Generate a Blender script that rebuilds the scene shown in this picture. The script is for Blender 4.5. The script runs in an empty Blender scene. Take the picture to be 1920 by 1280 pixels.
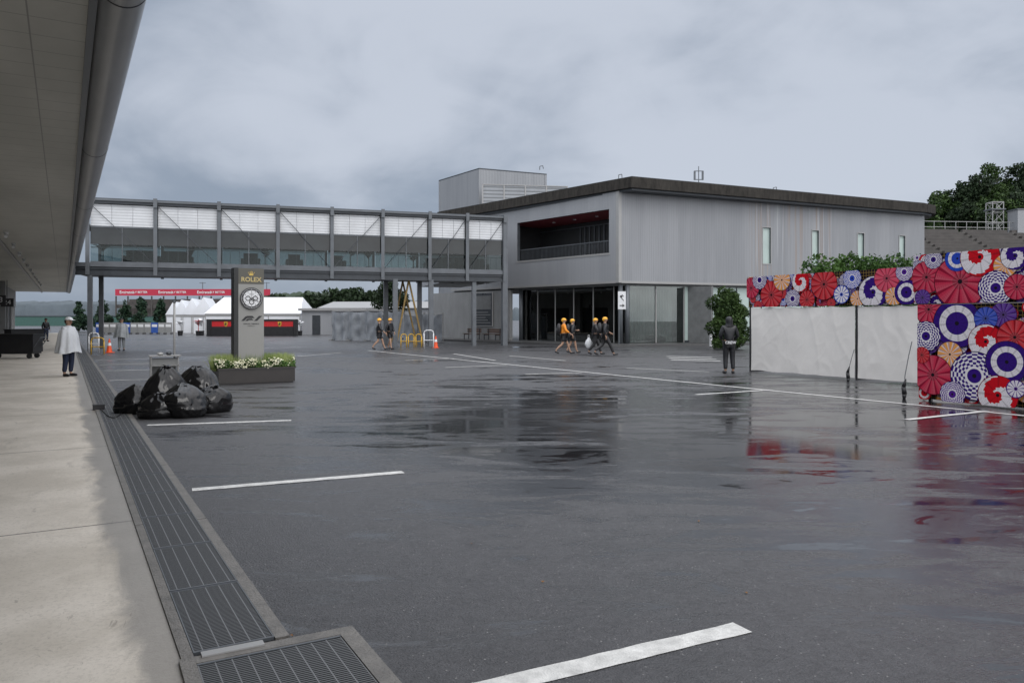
import bpy, math, random
import numpy as np
from mathutils import Vector, Matrix, noise
random.seed(7); np.random.seed(7)
R=math.radians
F=1450.0; CX=960.0; HY=598.0; EYE=1.7
def V(px,d): return (px-CX)/F*d
def Z(py,d): return EYE+(HY-py)/F*d
def G(px,py,z=0.0):
    d=F*(EYE-z)/(py-HY); return (V(px,d),d)
S=bpy.context.scene
COL=S.collection

# ------------------------------------------------------------------ materials
def nt(name):
    m=bpy.data.materials.new(name); m.use_nodes=True
    n=m.node_tree; b=n.nodes['Principled BSDF']; return m,n,b
def mk(name,col,rough=.6,metal=0,var=.18,scale=3.0,bump=0.0,bscale=40,spec=.5,stretch=(1,1,1),rv=.1,coat=0):
    m,n,b=nt(name)
    tc=n.nodes.new('ShaderNodeTexCoord'); mp=n.nodes.new('ShaderNodeMapping'); mp.inputs['Scale'].default_value=stretch
    n.links.new(tc.outputs['Object'],mp.inputs[0])
    no=n.nodes.new('ShaderNodeTexNoise'); no.inputs['Scale'].default_value=scale; no.inputs['Detail'].default_value=6; no.inputs['Roughness'].default_value=.6
    n.links.new(mp.outputs[0],no.inputs['Vector'])
    cr=n.nodes.new('ShaderNodeValToRGB'); cr.color_ramp.elements[0].position=.3; cr.color_ramp.elements[1].position=.7
    c=Vector(col[:3]); lo=c*(1-var); hi=c*(1+var)
    cr.color_ramp.elements[0].color=(*lo,1); cr.color_ramp.elements[1].color=(min(hi[0],1),min(hi[1],1),min(hi[2],1),1)
    n.links.new(no.outputs[0],cr.inputs[0]); n.links.new(cr.outputs[0],b.inputs['Base Color'])
    mr=n.nodes.new('ShaderNodeMapRange'); mr.inputs['To Min'].default_value=max(rough-rv,.02); mr.inputs['To Max'].default_value=min(rough+rv,1)
    n.links.new(no.outputs[0],mr.inputs[0]); n.links.new(mr.outputs[0],b.inputs['Roughness'])
    b.inputs['Metallic'].default_value=metal; b.inputs['Specular IOR Level'].default_value=spec; b.inputs['Coat Weight'].default_value=coat
    if bump:
        nb=n.nodes.new('ShaderNodeTexNoise'); nb.inputs['Scale'].default_value=bscale; nb.inputs['Detail'].default_value=4
        n.links.new(tc.outputs['Object'],nb.inputs['Vector'])
        bp=n.nodes.new('ShaderNodeBump'); bp.inputs['Strength'].default_value=bump; bp.inputs['Distance'].default_value=.02
        n.links.new(nb.outputs[0],bp.inputs['Height']); n.links.new(bp.outputs[0],b.inputs['Normal'])
    return m
def mth(n,op,a,b=None,clamp=False):
    x=n.nodes.new('ShaderNodeMath'); x.operation=op; x.use_clamp=clamp
    for i,v in enumerate((a,b)):
        if v is None: continue
        if isinstance(v,(int,float)): x.inputs[i].default_value=v
        else: n.links.new(v,x.inputs[i])
    return x.outputs[0]
def mixc(n,f,a,b):
    x=n.nodes.new('ShaderNodeMix'); x.data_type='RGBA'
    for i,v in ((0,f),(6,a),(7,b)):
        if isinstance(v,(int,float)): x.inputs[i].default_value=v
        elif isinstance(v,tuple): x.inputs[i].default_value=(*v,1)
        else: n.links.new(v,x.inputs[i])
    return x.outputs[2]
def noi(n,vec,scale,detail=5,rough=.55,dist=0):
    x=n.nodes.new('ShaderNodeTexNoise'); x.inputs['Scale'].default_value=scale; x.inputs['Detail'].default_value=detail
    x.inputs['Roughness'].default_value=rough; x.inputs['Distortion'].default_value=dist
    n.links.new(vec,x.inputs['Vector']); return x.outputs[0]
def mapv(n,vec,scale=(1,1,1),rot=(0,0,0),loc=(0,0,0)):
    x=n.nodes.new('ShaderNodeMapping'); x.inputs['Scale'].default_value=scale; x.inputs['Rotation'].default_value=rot; x.inputs['Location'].default_value=loc
    n.links.new(vec,x.inputs[0]); return x.outputs[0]
def mrange(n,v,a,b,c,d,smooth=True):
    x=n.nodes.new('ShaderNodeMapRange'); x.interpolation_type='SMOOTHSTEP' if smooth else 'LINEAR'
    for i,k in enumerate((a,b,c,d)): x.inputs[i+1].default_value=k
    n.links.new(v,x.inputs[0]); return x.outputs[0]

def asphalt():
    m,n,b=nt('wet_asphalt')
    tc=n.nodes.new('ShaderNodeTexCoord').outputs['Object']
    big=noi(n,mapv(n,tc,(.16,.30,1),(0,0,R(25))),1.0,7,.62,.6)
    med=noi(n,mapv(n,tc,(.60,2.0,1),(0,0,R(-28))),1.0,8,.70,.7)
    mask=mth(n,'ADD',mth(n,'MULTIPLY',big,.45),mth(n,'MULTIPLY',med,.55))
    sx=n.nodes.new('ShaderNodeVectorMath'); sx.operation='DISTANCE'; sx.inputs[1].default_value=(4.5,13,0)
    n.links.new(mapv(n,tc,(1,1,1)),sx.inputs[0])
    hollow=mrange(n,sx.outputs['Value'],2,12,.080,-.035)
    mask=mth(n,'ADD',mask,hollow)
    wet=mrange(n,mask,.465,.56,0,1)
    fine=noi(n,tc,130,3,.8); fine2=noi(n,tc,23,4,.6); mid=noi(n,tc,5,6,.7)
    spk=mrange(n,fine,.54,.66,0,1)
    c=mixc(n,mrange(n,fine2,.35,.65,0,1),(.031,.031,.0335),(.056,.056,.060))
    c=mixc(n,mrange(n,mid,.35,.7,0,.5),c,(.072,.0725,.077))
    c=mixc(n,mth(n,'MULTIPLY',spk,.55),c,(.15,.15,.155))
    vs_=n.nodes.new('ShaderNodeTexVoronoi'); vs_.inputs['Scale'].default_value=38; n.links.new(tc,vs_.inputs['Vector'])
    sc=n.nodes.new('ShaderNodeSeparateColor'); n.links.new(vs_.outputs['Color'],sc.inputs[0])
    peb=mth(n,'MULTIPLY',mth(n,'LESS_THAN',vs_.outputs['Distance'],.20),mth(n,'GREATER_THAN',sc.outputs[0],.86))
    c=mixc(n,mth(n,'MULTIPLY',peb,.7),c,(.30,.295,.285))
    c=mixc(n,mth(n,'MULTIPLY',wet,.80),c,(.008,.0082,.009))
    n.links.new(c,b.inputs['Base Color'])
    rg=mixc(n,wet,(.40,.40,.40),(.095,.095,.095))
    pud=mrange(n,mask,.575,.61,0,1)
    rg=mixc(n,pud,rg,(.025,.025,.025))
    rg2=mth(n,'ADD',rg,mth(n,'MULTIPLY',mth(n,'SUBTRACT',mid,.45),.12))
    rg2=mth(n,'MAXIMUM',rg2,.02)
    n.links.new(rg2,b.inputs['Roughness'])
    bp=n.nodes.new('ShaderNodeBump'); bp.inputs['Distance'].default_value=.010
    vor=n.nodes.new('ShaderNodeTexVoronoi'); vor.inputs['Scale'].default_value=75; n.links.new(tc,vor.inputs['Vector'])
    h=mth(n,'ADD',vor.outputs['Distance'],fine)
    st=mth(n,'MULTIPLY',mrange(n,wet,0,1,.72,.085),mrange(n,pud,0,1,1,.15))
    n.links.new(st,bp.inputs['Strength'])
    n.links.new(h,bp.inputs['Height']); n.links.new(bp.outputs[0],b.inputs['Normal'])
    b.inputs['Specular IOR Level'].default_value=.68
    return m
def pavement_mat():
    m,n,b=nt('pale_concrete')
    tc=n.nodes.new('ShaderNodeTexCoord').outputs['Object']
    sp=n.nodes.new('ShaderNodeSeparateXYZ'); n.links.new(tc,sp.inputs[0])
    a=noi(n,tc,.9,7,.65); f=noi(n,tc,45,4,.75); sm=noi(n,mapv(n,tc,(1.6,.6,1)),1.3,6,.7,.8)
    c=mixc(n,mrange(n,a,.35,.65,0,1),(.52,.48,.415),(.66,.615,.545))
    c=mixc(n,mth(n,'MULTIPLY',mrange(n,f,.48,.66,0,1),.38),c,(.34,.315,.28))
    c=mixc(n,mth(n,'MULTIPLY',mrange(n,sm,.58,.70,0,1),.35),c,(.30,.28,.25))
    blot=mrange(n,noi(n,mapv(n,tc,(2.2,1.2,1),loc=(4,2,0)),1.6,6,.75,1.2),.62,.68,0,1)
    c=mixc(n,mth(n,'MULTIPLY',blot,.5),c,(.20,.185,.165))
    e=mth(n,'ADD',sp.outputs[0],mth(n,'MULTIPLY',mth(n,'SUBTRACT',sm,.5),.5))
    wet=mrange(n,e,.20,.36,0,1)
    c=mixc(n,mth(n,'MULTIPLY',wet,.65),c,(.17,.16,.145))
    fr=mth(n,'FRACT',mth(n,'DIVIDE',mth(n,'ADD',sp.outputs[1],1.6),4.4))
    j=mth(n,'LESS_THAN',fr,.006)
    c=mixc(n,mth(n,'MULTIPLY',j,.8),c,(.09,.085,.08))
    n.links.new(c,b.inputs['Base Color'])
    n.links.new(mrange(n,wet,0,1,.8,.3),b.inputs['Roughness']); b.inputs['Specular IOR Level'].default_value=.25
    bp=n.nodes.new('ShaderNodeBump'); bp.inputs['Strength'].default_value=.4; bp.inputs['Distance'].default_value=.004
    n.links.new(f,bp.inputs['Height']); n.links.new(bp.outputs[0],b.inputs['Normal'])
    return m
def grate_mat():
    m,n,b=nt('steel_grating')
    tc=n.nodes.new('ShaderNodeTexCoord').outputs['Object']
    sp=n.nodes.new('ShaderNodeSeparateXYZ'); n.links.new(tc,sp.inputs[0])
    fx=mth(n,'FRACT',mth(n,'DIVIDE',sp.outputs[0],.078)); fy=mth(n,'FRACT',mth(n,'DIVIDE',sp.outputs[1],.020))
    bar=mth(n,'MAXIMUM',mth(n,'LESS_THAN',fx,.08),mth(n,'LESS_THAN',fy,.42))
    c=mixc(n,bar,(.012,.013,.014),(.13,.135,.14))
    c=mixc(n,mth(n,'LESS_THAN',fx,.075),c,(.18,.185,.19))
    n.links.new(c,b.inputs['Base Color'])
    n.links.new(mrange(n,bar,0,1,.9,.45),b.inputs['Roughness']); n.links.new(mth(n,'MULTIPLY',bar,.3),b.inputs['Metallic'])
    b.inputs['Specular IOR Level'].default_value=.3
    bp=n.nodes.new('ShaderNodeBump'); bp.inputs['Strength'].default_value=.4; bp.inputs['Distance'].default_value=.01
    n.links.new(bar,bp.inputs['Height']); n.links.new(bp.outputs[0],b.inputs['Normal'])
    return m
def ribbed(name,col,col2,period=.12,stain=.5,rough=.45,metal=.1,rust=None,ribk=.2):
    m,n,b=nt(name)
    tc=n.nodes.new('ShaderNodeTexCoord').outputs['Object']
    sp=n.nodes.new('ShaderNodeSeparateXYZ'); n.links.new(tc,sp.inputs[0])
    st=noi(n,mapv(n,tc,(.5,.01,.05)),1.6,5,.6)
    st2=noi(n,mapv(n,tc,(6,.01,.25)),1.5,4,.6)
    c=mixc(n,mrange(n,st,.35,.65,0,1),col,col2)
    c=mixc(n,mth(n,'MULTIPLY',mrange(n,st2,.5,.75,0,1),stain),c,tuple(x*.68 for x in col))
    if rust:
        ra=mth(n,'MULTIPLY',mrange(n,sp.outputs[0],rust[0],rust[0]+2,0,1),mrange(n,sp.outputs[0],rust[1]-2,rust[1],1,0))
        rn=mrange(n,noi(n,mapv(n,tc,(2.5,.01,.04)),1.3,4,.6),.5,.62,0,1)
        c=mixc(n,mth(n,'MULTIPLY',mth(n,'MULTIPLY',ra,rn),.5),c,(.27,.19,.14))
        c=mixc(n,mth(n,'MULTIPLY',mth(n,'MULTIPLY',mrange(n,noi(n,mapv(n,tc,(3.1,.01,.04),loc=(7,0,0)),1.3,4,.6),.56,.66,0,1),ra),.7),c,(.44,.46,.48))
    fr=mth(n,'FRACT',mth(n,'DIVIDE',sp.outputs[0],period))
    rib=mth(n,'ABSOLUTE',mth(n,'SUBTRACT',mth(n,'MULTIPLY',fr,2),1))
    c=mixc(n,mth(n,'MULTIPLY',mth(n,'LESS_THAN',rib,.22),ribk),c,tuple(x*.45 for x in col))
    n.links.new(c,b.inputs['Base Color']); b.inputs['Roughness'].default_value=rough; b.inputs['Metallic'].default_value=metal
    bp=n.nodes.new('ShaderNodeBump'); bp.inputs['Strength'].default_value=.25; bp.inputs['Distance'].default_value=.02
    n.links.new(mrange(n,rib,.1,.5,0,1),bp.inputs['Height']); n.links.new(bp.outputs[0],b.inputs['Normal'])
    return m
def slats(name,col,period=.09,rough=.5,metal=.1,dark=.35):
    m,n,b=nt(name)
    tc=n.nodes.new('ShaderNodeTexCoord').outputs['Object']
    sp=n.nodes.new('ShaderNodeSeparateXYZ'); n.links.new(tc,sp.inputs[0])
    fr=mth(n,'FRACT',mth(n,'DIVIDE',sp.outputs[2],period))
    no=noi(n,tc,.9,4)
    c=mixc(n,mrange(n,no,.3,.7,0,1),tuple(x*.85 for x in col),col)
    c=mixc(n,mrange(n,fr,.05,.6,1,0),c,tuple(x*dark for x in col))
    n.links.new(c,b.inputs['Base Color']); b.inputs['Roughness'].default_value=rough; b.inputs['Metallic'].default_value=metal
    bp=n.nodes.new('ShaderNodeBump'); bp.inputs['Strength'].default_value=.4; bp.inputs['Distance'].default_value=.03
    n.links.new(fr,bp.inputs['Height']); n.links.new(bp.outputs[0],b.inputs['Normal'])
    return m
def soffit_mat():
    m,n,b=nt('soffit_panels')
    tc=n.nodes.new('ShaderNodeTexCoord').outputs['Object']
    sp=n.nodes.new('ShaderNodeSeparateXYZ'); n.links.new(tc,sp.inputs[0])
    no=noi(n,mapv(n,tc,(.5,.2,1)),1,6,.6)
    c=mixc(n,mrange(n,no,.35,.65,0,1),(.41,.41,.37),(.51,.505,.46))
    fr=mth(n,'FRACT',mth(n,'DIVIDE',sp.outputs[1],.62)); fx=mth(n,'FRACT',mth(n,'DIVIDE',mth(n,'ADD',sp.outputs[0],.35),3.0))
    l=mth(n,'MAXIMUM',mth(n,'LESS_THAN',fr,.026),mth(n,'LESS_THAN',fx,.006))
    c=mixc(n,mth(n,'MULTIPLY',l,.65),c,(.12,.12,.11))
    n.links.new(c,b.inputs['Base Color']); b.inputs['Roughness'].default_value=.5
    return m
def glass(name,tint,fac=.12,rough=.02,base=0.0,ior=1.5):
    m=bpy.data.materials.new(name); m.use_nodes=True; n=m.node_tree; n.nodes.clear()
    o=n.nodes.new('ShaderNodeOutputMaterial'); t=n.nodes.new('ShaderNodeBsdfTransparent'); g=n.nodes.new('ShaderNodeBsdfGlossy')
    t.inputs[0].default_value=(*tint,1); g.inputs['Roughness'].default_value=rough; g.inputs[0].default_value=(.9,.93,.92,1)
    fr=n.nodes.new('ShaderNodeFresnel'); fr.inputs[0].default_value=ior
    tc=n.nodes.new('ShaderNodeTexCoord').outputs['Object']
    f=mth(n,'ADD',mth(n,'ADD',fr.outputs[0],base),mth(n,'MULTIPLY',noi(n,tc,.8,3),fac),True)
    mx=n.nodes.new('ShaderNodeMixShader'); n.links.new(f,mx.inputs[0]); n.links.new(t.outputs[0],mx.inputs[1]); n.links.new(g.outputs[0],mx.inputs[2])
    n.links.new(mx.outputs[0],o.inputs[0]); return m
def leafmat(name,a,bb,c3=None):
    m,n,b=nt(name)
    g=n.nodes.new('ShaderNodeNewGeometry'); tc=n.nodes.new('ShaderNodeTexCoord').outputs['Object']
    cl=mrange(n,noi(n,tc,1.1,3),.35,.65,0,1)
    f=mth(n,'ADD',mth(n,'MULTIPLY',g.outputs['Random Per Island'],.6),mth(n,'MULTIPLY',cl,.4))
    c=mixc(n,f,a,bb); n.links.new(c,b.inputs['Base Color']); b.inputs['Roughness'].default_value=.6
    b.inputs['Specular IOR Level'].default_value=.2
    return m
def vcol(name,rough=.6):
    m,n,b=nt(name); a=n.nodes.new('ShaderNodeVertexColor'); a.layer_name='Col'
    tc=n.nodes.new('ShaderNodeTexCoord').outputs['Object']
    c=mixc(n,mth(n,'MULTIPLY',noi(n,tc,2,4),.12),a.outputs[0],(.03,.02,.03))
    n.links.new(c,b.inputs['Base Color']); b.inputs['Roughness'].default_value=rough; b.inputs['Specular IOR Level'].default_value=.05; return m

M={}
M['asph']=asphalt(); M['pave']=pavement_mat(); M['grate']=grate_mat(); M['soffit']=soffit_mat()
M['curb']=mk('damp_concrete',(.15,.142,.13),.5,0,.3,8,.4,60)
M['strip']=mk('dark_damp_concrete',(.075,.075,.075),.45,0,.3,8,.4,60)
M['conc']=mk('concrete_wall',(.24,.245,.245),.6,0,.15,1.5,.2,25,stretch=(1,1,.4))
M['dconc']=mk('dark_terrace_concrete',(.085,.08,.075),.6,0,.25,1.0)
M['paint']=mk('white_road_paint',(.60,.60,.58),.45,0,.28,9,.3,80)
M['steel']=mk('painted_steel',(.115,.126,.138),.42,.3,.15,2)
M['dsteel']=mk('dark_steel',(.045,.051,.058),.42,.3,.2,2)
M['gutter']=mk('weathered_metal_gutter',(.34,.35,.36),.38,.3,.15,1.2,stretch=(3,.6,3))
M['wallr']=ribbed('ribbed_metal_cladding',(.235,.245,.26),(.275,.285,.30),.14,.30,rust=(9.5,19))
M['walll']=ribbed('ribbed_metal_panel',(.28,.29,.305),(.31,.32,.335),.14,.15)
M['wallp']=ribbed('pale_ribbed_cladding',(.24,.252,.268),(.28,.292,.308),.25,.25)
M['roof']=mk('mossy_roof_fascia',(.036,.033,.029),.8,0,.5,5,.5,18,stretch=(1,1,.25),spec=.2)
M['louvre']=slats('white_louvre_slats',(.74,.76,.78),.16,dark=.66)
M['plouvre']=slats('grey_louvre_slats',(.34,.36,.38),.28,dark=.4)
M['glass']=glass('bridge_glass',(.62,.68,.68),0.0,.0,0,1.35)
M['bglass']=mk('dark_reflective_glass',(.022,.027,.028),.05,0,.35,.7,spec=.5,rv=.02)
M['dglass']=glass('tinted_glass',(.50,.56,.54),.06,.0,.03)
M['frost']=mk('frosted_glass',(.40,.49,.46),.22,0,.10,.7,spec=.6)
M['dark']=mk('dark_interior',(.03,.032,.034),.6)
M['mid']=mk('interior_grey',(.16,.165,.165),.6)
M['maroon']=mk('maroon_ceiling',(.30,.045,.06),.5)
M['curtain']=mk('pale_curtain',(.44,.47,.46),.8,0,.3,3,stretch=(6,6,.2))
M['black']=mk('black_plastic',(.018,.018,.02),.4,0,.2)
M['bag']=mk('black_bin_liner',(.006,.006,.0065),.14,0,.3,3,.35,9,rv=.05,spec=.45)
M['white']=mk('white_painted',(.70,.71,.72),.4,0,.06)
M['tent']=mk('white_tent_fabric',(.72,.74,.77),.5,0,.06,.6)
M['tarp']=mk('white_tarpaulin',(.74,.72,.69),.5,0,.05,1.5,.10,5,spec=.3)
M['gtarp']=mk('grey_tarpaulin',(.24,.26,.285),.5,0,.25,1.2,.8,4)
M['red']=mk('red_paint',(.50,.02,.025),.4,0,.1)
M['banner']=mk('red_banner',(.42,.02,.05),.6,0,.1,.1)
M['yellow']=mk('yellow_paint',(.55,.33,.03),.45,0,.2,5)
M['orange']=mk('orange_fabric',(.80,.27,.02),.6,0,.1,6)
M['orangep']=mk('orange_plastic',(.75,.09,.02),.4,0,.1)
M['yhood']=mk('papaya_fabric',(.82,.42,.04),.6,0,.15,6)
M['silver']=mk('brushed_silver',(.32,.32,.315),.4,.15,.06,1)
M['pillar']=mk('grey_sign_face',(.27,.27,.255),.4,.05,.06,1)
M['olive']=mk('grey_olive_panel',(.095,.092,.075),.4,.05,.08,1)
M['darkside']=mk('charcoal_panel',(.020,.022,.022),.45)
M['gold']=mk('gold_letters',(.50,.40,.18),.35,.1,.05)
M['crown']=mk('gold_emblem',(.60,.42,.10),.35,.3,.05)
M['planter']=mk('dark_brown_planter',(.030,.026,.024),.35,0,.15,4)
M['soil']=mk('soil',(.03,.022,.016),.9)
M['trunk']=mk('bark',(.07,.055,.04),.85,0,.3,9,.6,30)
M['leaf']=leafmat('broad_leaves',(.008,.022,.007),(.060,.105,.026))
M['leafd']=leafmat('dark_leaves',(.008,.016,.008),(.034,.058,.025))
M['leafh']=leafmat('hedge_leaves',(.014,.042,.010),(.075,.145,.03))
M['leafc']=leafmat('conifer_leaves',(.008,.024,.016),(.03,.06,.03))
M['grass']=leafmat('ornamental_grass',(.08,.14,.03),(.36,.42,.16))
M['flower']=leafmat('cream_flowers',(.62,.60,.36),(.85,.84,.70))
M['litter']=leafmat('fallen_leaf_brown',(.16,.07,.02),(.25,.13,.04))
M['skin']=mk('skin',(.36,.22,.15),.5,0,.08,8)
M['hair']=mk('black_hair',(.012,.010,.009),.5)
M['jkt']=mk('black_rain_jacket',(.012,.013,.016),.42,0,.2,6,.5,12)
M['navy']=mk('navy_trousers',(.012,.02,.05),.7,0,.2,6)
M['poncho']=mk('white_poncho',(.60,.62,.64),.3,0,.08,4,.5,9)
M['gponcho']=mk('grey_clear_raincoat',(.20,.215,.225),.3,0,.2,5,.5,9)
M['seat']=mk('grey_brown_seats',(.060,.054,.050),.6,0,.3,1)
M['hill']=mk('wooded_hillside',(.025,.042,.022),.9,0,.4,.08,1,.4)
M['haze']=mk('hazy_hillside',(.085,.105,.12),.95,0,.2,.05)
M['blue']=mk('blue_board',(.03,.09,.35),.5)
M['wood']=mk('bench_wood',(.11,.06,.04),.5,0,.3,8)
M['shoe']=mk('dark_shoe',(.02,.02,.022),.5)
M['board']=mk('dark_notice_board',(.04,.045,.052),.3)
M['vcol']=vcol('printed_umbrella_panel')
M['greenw']=mk('green_netting',(.04,.10,.085),.7)
M['rust']=mk('rusty_yellow_steel',(.25,.165,.05),.6,.1,.3,4)

# ------------------------------------------------------------------ mesh builder
class MB:
    def __init__(s): s.v=[]; s.f=[]; s.m=[]
    def add(s,vs,fs,mi=0,M_=None):
        o=len(s.v)
        for p in vs:
            p=Vector(p)
            if M_ is not None: p=M_@p
            s.v.append(tuple(p))
        for f in fs: s.f.append(tuple(i+o for i in f)); s.m.append(mi)
    def box(s,x0,y0,z0,x1,y1,z1,mi=0,M_=None):
        s.add([(x0,y0,z0),(x1,y0,z0),(x1,y1,z0),(x0,y1,z0),(x0,y0,z1),(x1,y0,z1),(x1,y1,z1),(x0,y1,z1)],
          [(0,3,2,1),(4,5,6,7),(0,1,5,4),(1,2,6,5),(2,3,7,6),(3,0,4,7)],mi,M_)
    def cyl(s,p0,p1,r0,r1=None,n=10,mi=0,cap=True):
        if r1 is None: r1=r0
        p0=Vector(p0); p1=Vector(p1); d=(p1-p0).normalized(); a=d.orthogonal().normalized(); b=d.cross(a)
        vs=[]
        for p,r in ((p0,r0),(p1,r1)):
            for i in range(n):
                t=2*math.pi*i/n; vs.append(p+a*math.cos(t)*r+b*math.sin(t)*r)
        fs=[(i,(i+1)%n,n+(i+1)%n,n+i) for i in range(n)]
        if cap: fs+= [tuple(reversed(range(n))),tuple(range(n,2*n))]
        s.add(vs,fs,mi)
    def path(s,pts,r,n=8,mi=0):
        for i in range(len(pts)-1): s.cyl(pts[i],pts[i+1],r,r,n,mi)
    def beam(s,p0,p1,w,h,mi=0):
        p0=Vector(p0); p1=Vector(p1); d=p1-p0; L=d.length; d.normalize()
        side=d.cross(Vector((0,0,1)))
        if side.length<1e-3: side=Vector((1,0,0))
        side.normalize(); up=side.cross(d)
        m=Matrix((( d.x,side.x,up.x,p0.x),(d.y,side.y,up.y,p0.y),(d.z,side.z,up.z,p0.z),(0,0,0,1)))
        s.box(0,-w/2,-h/2,L,w/2,h/2,mi,m)
    def ell(s,c,rx,ry,rz,seg=16,rings=10,mi=0,keep=None):
        vs=[];fs=[]
        for j in range(rings+1):
            ph=math.pi*j/rings
            for i in range(seg):
                t=2*math.pi*i/seg; vs.append((c[0]+rx*math.sin(ph)*math.cos(t),c[1]+ry*math.sin(ph)*math.sin(t),c[2]+rz*math.cos(ph)))
        for j in range(rings):
            for i in range(seg):
                f=(j*seg+i,(j+1)*seg+i,(j+1)*seg+(i+1)%seg,j*seg+(i+1)%seg)
                ce=sum((Vector(vs[k]) for k in f),Vector())/4-Vector(c)
                if keep is None or keep(ce): fs.append(f)
        s.add(vs,fs,mi)
    def prism(s,pts,z0,z1,mi=0,mside=None):
        n=len(pts); vs=[(p[0],p[1],z0) for p in pts]+[(p[0],p[1],z1) for p in pts]
        s.add(vs,[tuple(reversed(range(n))),tuple(range(n,2*n))],mi)
        s.add(vs,[(i,(i+1)%n,n+(i+1)%n,n+i) for i in range(n)],mi if mside is None else mside)
    def out(s,name,mats,parent=None,loc=(0,0,0),rz=0,smooth=False,rot=None):
        me=bpy.data.meshes.new(name); me.from_pydata(s.v,[],s.f)
        if not isinstance(mats,(list,tuple)): mats=[mats]
        for m in mats: me.materials.append(m)
        me.polygons.foreach_set('material_index',s.m)
        if smooth: me.polygons.foreach_set('use_smooth',[True]*len(s.f))
        me.update(); o=bpy.data.objects.new(name,me); COL.objects.link(o)
        o.location=loc; o.rotation_euler=rot if rot else (0,0,rz)
        if parent: o.parent=parent
        return o
def tag(o,label=None,cat=None,group=None,kind=None):
    if label: o['label']=label
    if cat: o['category']=cat
    if group: o['group']=group
    if kind: o['kind']=kind
    return o
def empty(name,label,cat,loc=(0,0,0),rz=0,group=None,kind=None):
    o=bpy.data.objects.new(name,None); o.empty_display_size=.3; COL.objects.link(o); o.location=loc; o.rotation_euler=(0,0,rz)
    return tag(o,label,cat,group,kind)
def B(name,mats,parent,boxes,**k):
    mb=MB()
    for b in boxes: mb.box(*b)
    return mb.out(name,mats,parent,**k)
def text(name,body,size,mat,parent,loc,rz=0,ext=.004,off=0.0,sx=1,rx=math.pi/2):
    c=bpy.data.curves.new(name,'FONT'); c.body=body; c.size=size; c.extrude=ext; c.offset=off; c.align_x='CENTER'; c.align_y='CENTER'; c.resolution_u=3
    t=bpy.data.objects.new('tmp',c); COL.objects.link(t); bpy.context.view_layer.update()
    me=bpy.data.meshes.new_from_object(t.evaluated_get(bpy.context.evaluated_depsgraph_get()))
    bpy.data.objects.remove(t); me.name=name; me.materials.clear(); me.materials.append(mat)
    o=bpy.data.objects.new(name,me); COL.objects.link(o); o.location=loc; o.rotation_euler=(rx,0,rz); o.scale=(sx,1,1)
    if parent: o.parent=parent
    return o
def wall(name,mat,parent,L,z0,z1,holes,t,loc=(0,0,0),rz=0,reveal=None):
    xs=sorted(set([0,L]+[h[0] for h in holes]+[h[2] for h in holes])); zs=sorted(set([z0,z1]+[h[1] for h in holes]+[h[3] for h in holes]))
    mb=MB()
    def inh(x,z): return any(h[0]<x<h[2] and h[1]<z<h[3] for h in holes)
    for i in range(len(xs)-1):
        for j in range(len(zs)-1):
            if inh((xs[i]+xs[i+1])/2,(zs[j]+zs[j+1])/2): continue
            a,b,c,d=xs[i],xs[i+1],zs[j],zs[j+1]
            mb.add([(a,0,c),(b,0,c),(b,0,d),(a,0,d)],[(0,1,2,3)])
            mb.add([(a,t,c),(b,t,c),(b,t,d),(a,t,d)],[(3,2,1,0)])
    for (a,c,b,d) in holes:
        mb.add([(a,0,c),(b,0,c),(b,0,d),(a,0,d),(a,t,c),(b,t,c),(b,t,d),(a,t,d)],[(0,4,5,1),(1,5,6,2),(2,6,7,3),(3,7,4,0)],1)
    mb.add([(0,0,z0),(L,0,z0),(L,0,z1),(0,0,z1),(0,t,z0),(L,t,z0),(L,t,z1),(0,t,z1)],[(0,4,5,1),(1,5,6,2),(2,6,7,3),(3,7,4,0)],1)
    return mb.out(name,[mat,reveal or M['steel']],parent,loc,rz)
def ray_t(px,o,d):
    r=(px-CX)/F; return (r*o[1]-o[0])/(d[0]-r*d[1])

# ------------------------------------------------------------------ world / light / camera
w=bpy.data.worlds.new('World'); S.world=w; w.use_nodes=True; n=w.node_tree
bg=n.nodes['Background']
tc=n.nodes.new('ShaderNodeTexCoord').outputs['Generated']
sp=n.nodes.new('ShaderNodeSeparateXYZ'); n.links.new(tc,sp.inputs[0])
c1=noi(n,mapv(n,tc,(1,1,1.8),loc=(.3,.9,.15)),2.3,8,.50,.35)
c2=noi(n,mapv(n,tc,(1,1,2.0),loc=(2.3,.2,.5)),5.0,6,.5,.5)
cc=mth(n,'ADD',mth(n,'MULTIPLY',c1,.68),mth(n,'MULTIPLY',c2,.32))
right=mrange(n,sp.outputs[0],-.5,.6,-.05,.05); cc=mth(n,'ADD',cc,right)
up=mrange(n,sp.outputs[2],0,.32,-.04,.05); cc=mth(n,'ADD',cc,up)
col=mixc(n,mrange(n,cc,.38,.62,0,1),(.270,.322,.405),(.535,.580,.665))
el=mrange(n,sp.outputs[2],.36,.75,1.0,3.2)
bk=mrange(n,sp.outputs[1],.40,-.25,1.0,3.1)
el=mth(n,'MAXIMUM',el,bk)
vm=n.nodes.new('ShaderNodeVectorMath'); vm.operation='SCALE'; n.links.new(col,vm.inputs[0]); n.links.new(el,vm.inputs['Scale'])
sky=n.nodes.new('ShaderNodeTexSky'); sky.sky_type='NISHITA'; sky.sun_disc=False; sky.sun_elevation=R(50); sky.sun_rotation=R(200)
vs=n.nodes.new('ShaderNodeVectorMath'); vs.operation='SCALE'; n.links.new(sky.outputs[0],vs.inputs[0]); vs.inputs['Scale'].default_value=.006
va=n.nodes.new('ShaderNodeVectorMath'); va.operation='ADD'; n.links.new(vm.outputs[0],va.inputs[0]); n.links.new(vs.outputs[0],va.inputs[1])
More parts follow.
